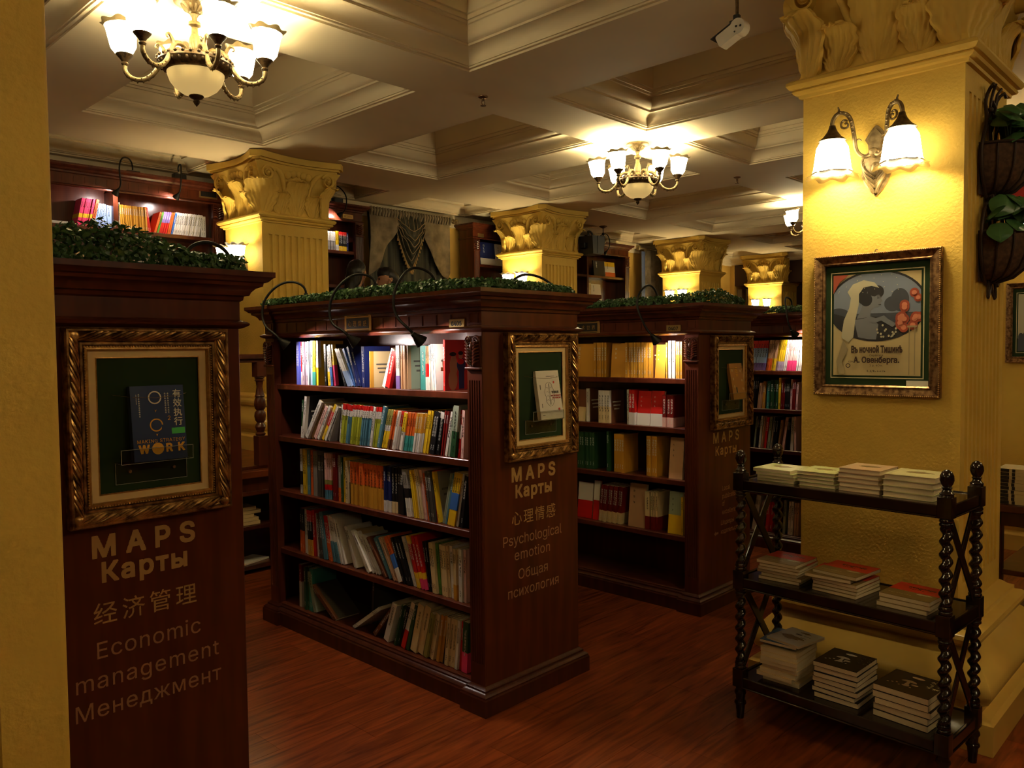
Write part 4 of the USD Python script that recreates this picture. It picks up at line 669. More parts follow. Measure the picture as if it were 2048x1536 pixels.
for x_, y_, w_ in ((1.70, -1.43, 'behind and left of the viewer'), (5.37, -1.43, 'out of view on the right'), (-1.75, 3.72, 'out of view beyond the left pillar'), (-1.75, -1.43, 'far behind the viewer')): chandelier(x_, y_, 'lit six-shade brass chandelier ' + w_, .6)
def sconce_down(x, y, z, label):
    """Two-arm wall lamp with bell shades hanging down; the wall is the plane x."""
    s = thing('wall_lamp', label, 'wall lamp', (x, y, z)); pm = MB(); M = facing_x(0, 0, 0)
    sh = Polygon([(0, -.155), (.025, -.13), (.045, -.10), (.058, -.06), (.050, -.03), (.062, -.005), (.050, .02), (.030, .03), (.032, .06), (.045, .08), (.028, .105), (.012, .125), (0, .135), (-.012, .125), (-.028, .105), (-.045, .08), (-.032, .06), (-.030, .03), (-.050, .02), (-.062, -.005), (-.050, -.03), (-.058, -.06), (-.045, -.10), (-.025, -.13)])
    pm.prism(sh, 0, .012, M).prism(sh.buffer(-.012), .012, .020, M)
    for sx in (-1, 1):
        for k in range(4): pm.tube(spline([(-.018, sx*.004, -.14 + k*.02), (-.030, sx*(.02 + k*.005), -.11 + k*.02), (-.026, sx*(.040 + k*.004), -.07 + k*.018), (-.014, sx*(.045 - k*.003), -.045 + k*.02)], 8), np.linspace(.007, .003, 8), 6)
    pm.ball((-.022, 0, -.045), .022, 2, (.6, .8, 1.35)); part(s, 'back_plate', pm, 'antique_brass', smooth=40)
    part(s, 'boss', MB().lathe([(0, .06), (.012, .058), (.018, .05), (.012, .042), (.020, .034), (.020, .0), (.03, 0)], 16, mat4((0, 0, .02), ry=-PI/2)), 'antique_brass', smooth=35)
    body, rim = bell(.036, .072, .155, 1.42, ruff=.008, petals=8)
    for sx in (-1, 1):
        a = MB(); P = lambda o, v, w: (-o, -sx*v, w)
        cv = spline([P(.045, .006, .02), P(.055, .03, .005), P(.065, .052, .022), P(.075, .062, .07), P(.085, .068, .13), P(.10, .088, .178), P(.112, .113, .182), P(.12, .132, .158), P(.122, .134, .125)], 32); a.tube(cv, .0085, 8)
        a.tube(spline([P(.09, .086, .15), P(.095, .10, .155), P(.10, .108, .138), P(.10, .096, .122), P(.095, .082, .128), P(.095, .086, .142), P(.095, .095, .14)], 20), .0045, 6); a.tube([P(.112, .113, .182), P(.112, .112, .197), P(.112, .116, .208)], [.006, .004, .003], 6); a.tube(spline([P(.075, .060, .06), P(.07, .048, .075), P(.068, .038, .068)], 8), .003, 5)
        for j in range(6): q = cv[14 + j*2]; a.ball(q + np.array([-.006, 0, .003]), .0055, 1)
        am = part(s, 'arm', a, 'antique_brass', smooth=45); M = mat4(P(.122, .134, .125))
        part(am, 'shade_cap', MB().lathe([(0, .012), (.012, .010), (.014, 0), (.020, -.014), (.036, -.036), (.052, -.048), (.055, -.052), (0, -.05)], 20, M), 'antique_dark', smooth=35)
        M2 = mat4(P(.122, .134, .085), rx=PI); g = part(s, 'shade', MB().add(*body.arr(), M2), 'sconce_glass', smooth=True); part(g, 'ruffled_rim', MB().add(*rim.arr(), M2), 'shade_rim', smooth=True)
        sphere_light(s, P(.122, .134, -.015), r=.022, power=SCONCE_BULB*1.1)
    return s
def sconce_up(x, y, z, label):
    s = thing('wall_lamp', label, 'wall lamp', (x, y, z)); M = facing_x(0, 0, 0)
    sh = oval(0, 0, .05, .10); pm = MB().prism(sh, 0, .012, M).prism(sh.buffer(-.015), .012, .022, M)
    for k in range(8): a = k*PI/4; pm.ball((-.014, .04*math.cos(a), .085*math.sin(a)), .013, 1)
    part(s, 'back_plate', pm, 'antique_brass', smooth=40); body, rim = bell(.034, .066, .145, 1.42, ruff=.008, petals=8)
    for sx in (-1, 1):
        a = MB(); P = lambda o, v, w: (-o, -sx*v, w)
        a.tube(spline([P(.02, 0, 0), P(.06, .02, -.03), P(.10, .06, -.055), P(.12, .095, -.045), P(.125, .108, -.01), P(.125, .108, .02)], 22), .009, 8); a.tube(spline([P(.05, .015, -.01), P(.07, .03, .04), P(.075, .045, .075), P(.08, .03, .09), P(.075, .015, .075)], 18), .006, 6)
        am = part(s, 'arm', a, 'antique_brass', smooth=45); M2 = mat4(P(.125, .108, .05))
        part(am, 'shade_cup', MB().lathe([(0, -.035), (.013, -.03), (.012, -.018), (.024, -.004), (.038, .006), (0, .006)], 16, M2), 'antique_dark', smooth=35)
        g = part(s, 'shade', MB().add(*body.arr(), M2), 'sconce_glass', smooth=True); part(g, 'ruffled_rim', MB().add(*rim.arr(), M2), 'shade_rim', smooth=True); sphere_light(s, P(.125, .108, .135), r=.022, power=SCONCE_BULB*.9)
    return s
sconce_down(3.415, 1.205, 2.262, 'lit brass wall lamp with two downturned bell shades on the nearest column')
sconce_up(3.36, 6.36, 2.20, 'lit wall lamp on the column just behind the leftmost bookcase')
sconce_up(6.86, 6.41, 2.19, 'lit wall lamp on the second platform column, above the middle bookcase')
sconce_up(10.42, 6.50, 2.17, 'lit wall lamp on the third platform column, above bookcase 0407')
sconce_up(13.32, 6.60, 2.15, 'lit wall lamp on the farthest column, nearest the edge of the big column')
sconce_up(6.86, 1.23, 2.22, 'lit wall lamp on the column at the right edge, half hidden by the hanging planter')
LP = {
'g1': [(2.3, 3.707, 1.802), (2.29, 3.709, 1.836), (2.24, 3.762, 1.866), (2.16, 3.802, 1.822), (2.12, 3.831, 1.739), (2.11, 3.797, 1.639), (2.12, 3.702, 1.581), (2.13, 3.686, 1.56)] ,
'g2': [(2.3, 3.097, 1.811), (2.29, 3.106, 1.84), (2.24, 3.159, 1.862), (2.16, 3.187, 1.81), (2.12, 3.208, 1.728), (2.11, 3.184, 1.633), (2.12, 3.095, 1.585), (2.13, 3.079, 1.564)] ,
'g3': [(2.3, 2.67, 1.787), (2.28, 2.673, 1.831), (2.23, 2.72, 1.858), (2.16, 2.719, 1.819), (2.12, 2.729, 1.737), (2.11, 2.694, 1.64), (2.12, 2.625, 1.585), (2.13, 2.611, 1.564)] ,
'g4': [(2.72, 2.604, 1.82), (2.78, 2.612, 1.848), (2.88, 2.623, 1.859), (2.97, 2.605, 1.832), (3.0, 2.567, 1.777)] ,
'g5': [(3.98, 2.634, 1.781), (3.97, 2.648, 1.839), (3.93, 2.655, 1.864), (3.86, 2.666, 1.835), (3.82, 2.67, 1.762), (3.81, 2.636, 1.675), (3.82, 2.599, 1.603), (3.83, 2.572, 1.569)] ,
'B1': [(1.16, 2.6, 1.812), (1.19, 2.6, 1.852), (1.241, 2.6, 1.868), (1.294, 2.6, 1.852), (1.323, 2.6, 1.807)] ,
'B4': [(5.63, 2.579, 1.797), (5.62, 2.586, 1.847), (5.58, 2.594, 1.857), (5.52, 2.569, 1.782), (5.49, 2.543, 1.691), (5.5, 2.514, 1.612)] ,
'w1': [(2.743, 7.1, 3.053), (2.729, 7.08, 3.119), (2.655, 7.0, 3.135), (2.58, 6.92, 3.08), (2.562, 6.9, 2.981), (2.574, 6.92, 2.884), (2.564, 6.95, 2.846)] ,
'w2': [(3.126, 7.06, 3.091), (3.114, 7.04, 3.139), (3.11, 7.0, 3.149), (3.092, 6.94, 3.106), (3.07, 6.9, 2.972), (3.073, 6.93, 2.904), (3.068, 6.95, 2.88)] ,
'w3': [(4.771, 7.06, 3.202), (4.779, 7.0, 3.164), (4.791, 6.94, 3.096), (4.774, 6.9, 3.012), (4.767, 6.92, 2.938), (4.751, 6.95, 2.91)] ,
'w4': [(9.207, 7.08, 3.055), (9.15, 7.0, 3.113), (9.176, 6.94, 3.123), (9.204, 6.9, 3.037), (9.192, 6.9, 2.93), (9.199, 6.95, 2.879)] ,
}
def goose(key, label, base_axis=0, head=True, aim=(.25, 0, -1), base=True, light=True):
    pts = np.array(LP[key]); c = thing('gooseneck_lamp', label, 'lamp', tuple(pts[0])); q = spline(pts - pts[0], 40); part(c, 'arm', MB().tube(q, .0062, 8), 'black_metal', smooth=60)
    if base:
        bx = (.030, .055) if base_axis == 0 else (.055, .030); zb = -(pts[0][2] - (HT if pts[0][2] < 2.2 else 3.0245)) + .001
        part(c, 'base', MB().box((-bx[0], -.02 if base_axis == 0 else -bx[1], zb), (bx[0], 2*bx[1] - .02 if base_axis == 0 else bx[1], min(zb + .05, -.002)), c=.004), 'black_plastic'); part(c, 'clip', MB().lathe([(0, -.012), (.011, -.012), (.011, .004), (0, .004)], 12), 'white_plastic' if base_axis else 'black_plastic')
    if head:
        e = q[-1]; dr = q[-1] - q[-4]; dr = dr/np.linalg.norm(dr) + np.array(aim); dr /= np.linalg.norm(dr); M = trimesh.geometry.align_vectors([0, 0, -1], dr); M[:3, 3] = e
        hd = part(c, 'lamp_head', MB().lathe([(0, .012), (.010, .010), (.012, 0), (.014, -.008), (.021, -.022), (.028, -.040), (.030, -.046), (.027, -.045), (.016, -.018), (.0, -.016)], 20, M), 'black_metal', smooth=35); part(hd, 'led_disc', MB().lathe([(0, -.020), (.011, -.020), (.0115, -.017)], 16, M), 'led')
        if light:
            l = UsdLux.DiskLight.Define(stage, path('spot', c.GetPath())); l.CreateRadiusAttr(.011); l.CreateIntensityAttr(SPOT); l.CreateColorAttr(Gf.Vec3f(*LED)); MM = M @ mat4((0, 0, -.036)); l.AddTransformOp().Set(Gf.Matrix4d(*MM.T.ravel().tolist()))
    return c
goose('g1', 'black gooseneck lamp at the far left end of the middle bookcase top', aim=(1.2, -.1, -.75)); goose('g2', 'black gooseneck lamp curving over the brass sign of the middle bookcase', aim=(1.2, -.15, -.75)); goose('g3', 'black gooseneck lamp nearest the 0405 number plate of the middle bookcase', aim=(1.2, .1, -.65))
goose('g4', 'black gooseneck lamp arching over the back edge of the middle bookcase', head=False); goose('g5', 'black gooseneck lamp on the front of bookcase 0407', aim=(1.2, .1, -.75)); goose('B1', 'black gooseneck lamp arching behind the garland of the leftmost bookcase', head=False); goose('B4', 'black gooseneck lamp on the farthest island bookcase', aim=(1.2, -.3, -.75))
goose('w1', 'left one of two gooseneck lamps on the far-left wall bookcase', 1, aim=(-.3, .6, -.5)); goose('w2', 'right one of two gooseneck lamps on the far-left wall bookcase, near the column', 1, aim=(-.3, .6, -.5)); goose('w3', 'gooseneck lamp on the wall bookcase left of the draped window', 1, aim=(-.4, .5, -.5)); goose('w4', 'gooseneck lamp over the wall bookcase with two face-out picture books', 1, aim=(-.2, .6, -.6), light=False)

# ------------------------------------------------------------------ boxwood garlands on the bookcases
def garland(pts, rad, n, label, seed, lump=None):
    r = np.random.default_rng(seed); P = spline(pts, 200); g = thing('garland', label, 'garland', tuple(pts[0])); o = np.array(pts[0])
    part(g, 'vine', MB().tube(P[::4] - o + np.array([0, 0, -.005]), .006, 6), 'vine')
    t = r.uniform(0, 199, n).astype(int); c = P[t]; rr = rad*np.sqrt(r.uniform(.25, 1, n)); hb = np.ones(n) if lump is None else np.interp(t/199, *lump); a = r.uniform(-.35, PI + .35, n); tan = np.gradient(P, axis=0)[t]; tan[:, 2] = 0; tan /= np.linalg.norm(tan, axis=1, keepdims=True); sd = np.stack([-tan[:, 1], tan[:, 0], 0*tan[:, 0]], 1)
    c = c + sd*(rr*np.cos(a))[:, None]*1.15; c[:, 2] += np.maximum(rr*np.sin(a)*hb, -rad*.3) ; c[:, 2] = np.maximum(c[:, 2], pts[0][2] - rad*.5 + .004)
    nrm = sd*np.cos(a)[:, None] + np.array([0, 0, 1])*np.sin(a)[:, None] + r.normal(0, .55, (n, 3)); nrm /= np.linalg.norm(nrm, axis=1, keepdims=True); u = np.cross(nrm, r.normal(0, 1, (n, 3))); u /= np.linalg.norm(u, axis=1, keepdims=True); w = np.cross(nrm, u); s = r.uniform(.008, .0135, n)[:, None]
    V = np.stack([c - u*s, c - u*s*.1 + w*s*.62 + nrm*s*.25, c + u*s*.75 + w*s*.3 + nrm*.15*s, c + u*s, c + u*s*.75 - w*s*.3 + nrm*.15*s, c - u*s*.1 - w*s*.62 + nrm*s*.25], 1).reshape(-1, 3) - o; k = np.arange(n)*6
    F = np.concatenate([np.stack([k + a_, k + b_, k + c_], 1) for a_, b_, c_ in ((0, 1, 5), (1, 2, 5), (2, 4, 5), (2, 3, 4))])
    m = MB(); m.add(V, F); part(g, 'foliage', m, 'leaf', kind='stuff'); return g
Zg = HT + .02
garland([(.45, 2.40, Zg), (.70, 2.40, Zg + .004), (.95, 2.41, Zg), (1.26, 2.41, Zg)], .045, 2600, 'boxwood garland heaped on the leftmost bookcase', 21, ([0, .25, .5, .62, .8, 1], [1.1, 1.5, 2.6, 2.2, 1.0, .9]))
garland([(2.27, 4.05, Zg), (2.27, 3.6, Zg), (2.28, 3.1, Zg), (2.29, 2.7, Zg), (2.33, 2.42, Zg), (2.5, 2.36, Zg), (2.72, 2.37, Zg), (2.88, 2.40, Zg)], .034, 4600, 'long boxwood garland along the edges of the middle bookcase', 22, ([0, .2, .4, .6, .72, .85, 1], [.6, .8, 1.15, 1.25, 1.0, .8, .6]))
garland([(3.95, 3.6, Zg), (3.96, 3.0, Zg), (3.98, 2.6, Zg), (4.04, 2.40, Zg), (4.25, 2.37, Zg), (4.55, 2.40, Zg)], .034, 3200, 'boxwood garland on bookcase 0407', 23, ([0, .4, .6, .8, 1], [.9, 1.0, 1.1, 2.3, .9]))
garland([(5.62, 3.2, Zg), (5.62, 2.7, Zg), (5.66, 2.4, Zg), (5.9, 2.38, Zg), (6.2, 2.4, Zg)], .034, 1800, 'boxwood garland on the farthest island bookcase', 24)
# ------------------------------------------------------------------ the dark barley-twist book trolley
U_ = np.array([.045, .763]); U_ /= np.linalg.norm(U_); V_ = np.array([U_[1], -U_[0]])
TR = mat4((2.885, .785, 0)); TR[:3, 0] = [*V_, 0]; TR[:3, 1] = [*U_, 0]        # local x: depth, local y: length
tr = thing('book_rack', 'dark three-tier wooden rack with barley-twist posts, standing before the nearest column', 'shelf', M=TR); TD, TL = .29, .765
def twist(m, z0, z1, x, y, r=.0185, pitch=.044, hand=1):
    n = int((z1 - z0)/.0045); G = []
    for i in range(n + 1):
        z = z0 + (z1 - z0)*i/n; e = min(1, min(i, n - i)/4); a = np.arange(14)/14*2*PI; ph = hand*z/pitch*2*PI
        rr = r*(.90 + .30*e*np.cos(a - ph)); G.append(np.stack([x + rr*np.cos(a), y + rr*np.sin(a), np.full(14, z)], 1))
    m.grid(np.array(G).transpose(1, 0, 2), wrap=True)
for (px, py) in ((0, 0), (0, TL), (TD, 0), (TD, TL)):
    m = MB(); M = mat4((px, py, 0))
    m.lathe([(0, 0), (.014, 0), (.016, .03), (.019, .055), (.024, .062), (.022, .070), (.017, .074), (.019, .095), (.024, .104), (.022, .113), (.018, .118), (.018, .135)], 16, M)
    for z0, z1 in ((.130, .205), (.530, .605), (.928, 1.0)): m.box((px - .023, py - .023, z0), (px + .023, py + .023, z1), c=.002)
    for z in (.205, .505, .605, .900): m.lathe([(.018, z), (.022, z + .003), (.022, z + .010), (.018, z + .013), (.022, z + .016), (.022, z + .022), (.019, z + .028)], 16, M)
    twist(m, .230, .508, px, py); twist(m, .630, .903, px, py)
    po = part(tr, 'post', m, 'wood_black', smooth=68)
    part(po, 'finial', MB().lathe([(.023, 1.0), (.021, 1.006), (.023, 1.010), (.016, 1.016), (.013, 1.024), (.017, 1.030), (.013, 1.034), (.018, 1.042), (.0225, 1.055), (.0215, 1.070), (.015, 1.083), (.006, 1.089), (0, 1.090)], 18, M), 'wood_black', smooth=40)
for z in (.170, .575, .968):
    part(tr, 'shelf_board', MB().box((-.014, -.004, z - .012), (TD + .014, TL + .004, z), c=.002), 'wood_black')
    ed = MB()
    for a, b in (((-.020, .022, z - .034), (-.008, TL - .022, z + .004)), ((TD + .008, .022, z - .034), (TD + .020, TL - .022, z + .004)), ((.022, -.018, z - .034), (TD - .022, -.006, z + .006)), ((.022, TL + .006, z - .034), (TD - .022, TL + .018, z + .006))): ed.box(a, b, c=.003)
    ed.box((-.023, .022, z - .040), (-.006, TL - .022, z - .034), c=.002).box((.022, -.022, z - .040), (TD - .022, -.004, z - .034), c=.002); part(tr, 'edge_moulding', ed, 'wood_black')
for y in (0, TL):
    for z0, z1 in ((.205, .535), (.605, .93)):
        for q in range(2):
            a, b = ((.02, y, z0), (TD - .02, y, z1)) if q else ((.02, y, z1), (TD - .02, y, z0)); dv = np.array(b) - np.array(a); l_ = np.linalg.norm(dv)
            part(tr, 'brace', MB().box((0, -.006 + .004*q, -.017), (l_, .002 + .004*q, .017), c=.002, M=mat4(a, ry=-math.atan2(dv[2], dv[0]))), 'wood_black')
def flat_book(x, y, z, t, w, l, cov, rot, label, group=None, art=None, seed=0, hard=False):
    """Lies flat on the rack: w across the depth, l along the rack. Spine on the far side; page edges show."""
    M = TR @ mat4((x, y, z), rz=rot); b = thing('book', label, 'book', M=M, group=group); e = .0025 if hard else .0
    part(b, 'cover', MB().box((-w/2, -l/2, 0), (w/2, l/2, .0012)).box((-w/2, -l/2, t - .0012), (w/2, l/2, t)).box((w/2 - .0014, -l/2, 0), (w/2, l/2, t)), cov)
    part(b, 'pages', MB().box((-w/2 + .0006 + e, -l/2 + .0006 + e, .0012), (w/2 - .0015, l/2 - .0006 - e, t - .0012)), 'paper')
    if art: art(b, w, l, t)
    return b
plain('cover_lime', srgb(196, 200, 138), .35); plain('cover_beige', srgb(198, 164, 128), .35); plain('cover_cream', srgb(206, 200, 150), .3); plain('cover_olive', srgb(132, 108, 58), .45); plain('cover_red', srgb(206, 40, 14), .45); plain('cover_dark', srgb(48, 36, 26), .3); plain('cover_black', srgb(18, 15, 15), .28); plain('cover_blue', srgb(50, 96, 130), .35); plain('print_pale', srgb(200, 188, 150), .5)
def blob(seed, r=.04, n=40, sq_=.7):
    q = random.Random(seed); ph = [q.uniform(0, 6.28) for _ in range(4)]; a = np.linspace(0, 2*PI, n, endpoint=False)
    return Polygon([(math.cos(t_)*r*(1 + .14*math.sin(3*t_ + ph[0]) + .12*math.sin(7*t_ + ph[1]) + .08*math.sin(13*t_ + ph[2])), sq_*r*math.sin(t_)*(1 + .15*math.sin(5*t_ + ph[3]) + .1*math.sin(11*t_))) for t_ in a]).buffer(0)
# drawings on covers: x' to the right (towards the near end of the rack), y' away from the viewer
def onto(t): A = np.eye(4); A[:3, 0] = [0, -1, 0]; A[:3, 1] = [1, 0, 0]; A[:3, 3] = [0, 0, t]; return A
def art_pale(col, seed):
    def f(b, w, l, t):
        A = onto(t); part(b, 'printed_panel', MB().prism(sbox(-l*.44, -w*.42, l*.44, w*.42).difference(sbox(-l*.43, -w*.41, l*.43, w*.41)), 0, .0003, A), 'print_pale'); part(b, 'printed_picture', MB().prism(affinity.translate(blob(seed, l*.24, 50, .5), 0, w*.06), 0, .0004, A), col)
    return f
def art_red(b, w, l, t):
    A = onto(t); part(b, 'printed_field', MB().prism(sbox(-l*.5, -w*.06, l*.5, w*.5), 0, .0003, A), 'cover_red'); q = random.Random(5)
    part(b, 'printed_title', MB().prism(union_all([affinity.rotate(sbox(-l*.22 + k*l*.07, w*.20 + q.uniform(-.006, .006), -l*.22 + k*l*.07 + .009, w*.20 + .016), q.uniform(-25, 25)).difference(sbox(-l*.22 + k*l*.07 + .003, w*.20 + .004, -l*.22 + k*l*.07 + .007, w*.20 + .011)) for k in range(8)] + [sbox(-l*.16 + k*l*.05, w*.12, -l*.16 + k*l*.05 + .006, w*.14) for k in range(6)]), 0, .0006, A), 'plate_black')
    part(b, 'printed_emblem', MB().prism(affinity.translate(union_all([blob(8, .020, 30, .35), affinity.translate(blob(9, .014, 30, .4), .018, .003)]), l*.20, -w*.14), 0, .0006, A), 'print_pale'); part(b, 'small_print', MB().prism(union_all([sbox(-l*.40 + k*.009, -w*.30, -l*.40 + k*.009 + .006, -w*.29) for k in range(9)]), 0, .0005, A), 'print_pale', kind='stuff')
def art_mushroom(col, ttl):
    def f(b, w, l, t):
        A = onto(t); cap = oval(-l*.06, w*.03, .026, .018).intersection(sbox(-1, w*.03, 1, 1)); part(b, 'printed_mushroom', MB().prism(union_all([cap, Polygon([(-l*.06 - .005, w*.03), (-l*.06 + .004, w*.03), (-l*.06 + .009, -w*.16), (-l*.06 - .006, -w*.16)]), oval(-l*.06 + .002, -w*.165, .013, .006), oval(l*.08, -w*.06, .012, .006), oval(l*.0, w*.32, .022, .008)]), 0, .0005, A), col)
        part(b, 'printed_dots', MB().prism(union_all([oval(-l*.36 + k*.013, -w*.20 + .008*(k % 3), .004, .003) for k in range(7)]), 0, .0005, A), col)
        q = random.Random(3); g = []
        for k in range(6):
            x0_, y0_ = l*.22 + (k % 2)*.026, w*.26 - (k//2)*.026
            for j in range(5): x1_, y1_ = x0_ + q.uniform(0, .014), y0_ + q.uniform(0, .018); g.append(affinity.rotate(sbox(x1_, y1_, x1_ + .010, y1_ + .0018), q.uniform(0, 180)))
        part(b, 'printed_title', MB().prism(union_all(g), 0, .0006, A), ttl)
    return f
def art_island(b, w, l, t):
    A = onto(t); part(b, 'printed_picture', MB().prism(union_all([affinity.translate(blob(31, .048, 60, .42), -.004, -w*.10), affinity.translate(blob(33, .022, 40, .35), .01, w*.34)]), 0, .0004, A), 'cover_olive'); part(b, 'printed_title', MB().prism(union_all([sbox(-.016, w*.14, .010, w*.20), sbox(.02, w*.16, .05, w*.175), sbox(.02, w*.02, .045, w*.035)]), 0, .0005, A), 'print_grey')
def stack(tier, yc, n, t, w, l, cov, label, grp, art=None, rot=0.0, jit=.006, seed=0, xo=.13, toplab=None, hard=False, topdy=0.0, topdx=0.0, toprot=0.0):
    q = random.Random(seed); z = tier + .0006; rank = ['lowest', 'second', 'third', 'fourth', 'fifth', 'sixth', 'seventh', 'eighth', 'ninth', 'tenth']
    for k in range(n):
        tk = t*q.uniform(.92, 1.08); tp = k == n - 1; dx, dy, dr = q.uniform(-jit, jit), q.uniform(-jit, jit), q.uniform(-.04, .04)
        if tp: dx += topdx; dy += topdy; dr += toprot
        flat_book(xo + dx, yc + dy, z, tk, w, l, cov, rot + dr, (toplab or f'topmost book, {label}') if tp else f'{rank[k]} book from the bottom, {label}', grp, art if (tp or k == n - 2) else None, seed + k, hard); z += tk + .0004
Z1, Z2, Z3 = .968, .575, .170
stack(Z1, .640, 4, .0125, .165, .158, 'cover_lime', 'leftmost pale lime stack on the top of the rack', 'pale lime books in the leftmost top stack', art_pale('cover_olive', 1), seed=1, topdy=.018, toplab='pale lime book with a glossy wrapper, on top of the leftmost stack on the rack')
stack(Z1, .478, 4, .0135, .165, .150, 'cover_lime', 'second pale lime stack on the top of the rack', 'pale lime books in the second top stack', art_pale('cover_olive', 2), seed=2, hard=True)
stack(Z1, .315, 5, .0165, .165, .152, 'cover_beige', 'beige stack on the top of the rack', 'beige books in the third top stack', art_pale('cover_olive', 3), seed=3, hard=True, jit=.002)
stack(Z1, .140, 4, .0205, .175, .172, 'cover_cream', 'thick cream stack at the right of the rack top', 'cream books in the rightmost top stack', art_pale('cover_olive', 4), seed=4, hard=True, jit=.003)
stack(Z2, .628, 6, .0125, .180, .165, 'cover_olive', 'left red stack on the middle tier', 'red and olive books in the left middle stack', art_red, rot=.05, seed=5, jit=.008)
stack(Z2, .395, 4, .0130, .185, .172, 'cover_olive', 'centre red stack on the middle tier', 'red and olive books in the centre middle stack', art_red, rot=-.05, seed=6, jit=.004)
flat_book(.120, .425, Z2 + .0545, .0130, .185, .172, 'cover_olive', .06, 'red and olive book pushed out left, second from the centre stack\'s top', 'shifted books on the centre middle stack', art_red, 70); flat_book(.135, .395, Z2 + .068, .0130, .185, .172, 'cover_olive', -.06, 'red and olive book lying on top of the centre stack of the middle tier', None, art_red, 71)
stack(Z2, .150, 3, .0160, .185, .172, 'cover_olive', 'right red stack on the middle tier', 'red and olive books in the right middle stack', art_red, rot=.0, seed=7)
stack(Z3, .628, 8, .0170, .185, .150, 'ink_light_c', 'left mixed stack on the bottom tier', 'cream books in the left bottom stack', None, rot=.04, seed=8, jit=.010)
flat_book(.14, .640, Z3 + .1445, .012, .170, .150, 'cover_blue', .08, 'blue-covered book just under the top of the left bottom stack', None, None, 80); flat_book(.145, .605, Z3 + .157, .010, .170, .150, 'print_white', -.14, 'white book with a brown island picture on top of the left bottom stack', None, art_island, 81)
stack(Z3, .393, 7, .0195, .185, .165, 'cover_black', 'black-covered stack in the middle of the bottom tier', 'black books in the middle bottom stack', art_mushroom('print_white', 'print_grey'), seed=9, jit=.004)
stack(Z3, .150, 5, .0225, .190, .190, 'cover_dark', 'brown-covered stack at the right of the bottom tier', 'brown books in the right bottom stack', art_mushroom('ink_light_e', 'print_pale'), rot=-.03, seed=10, jit=.004)

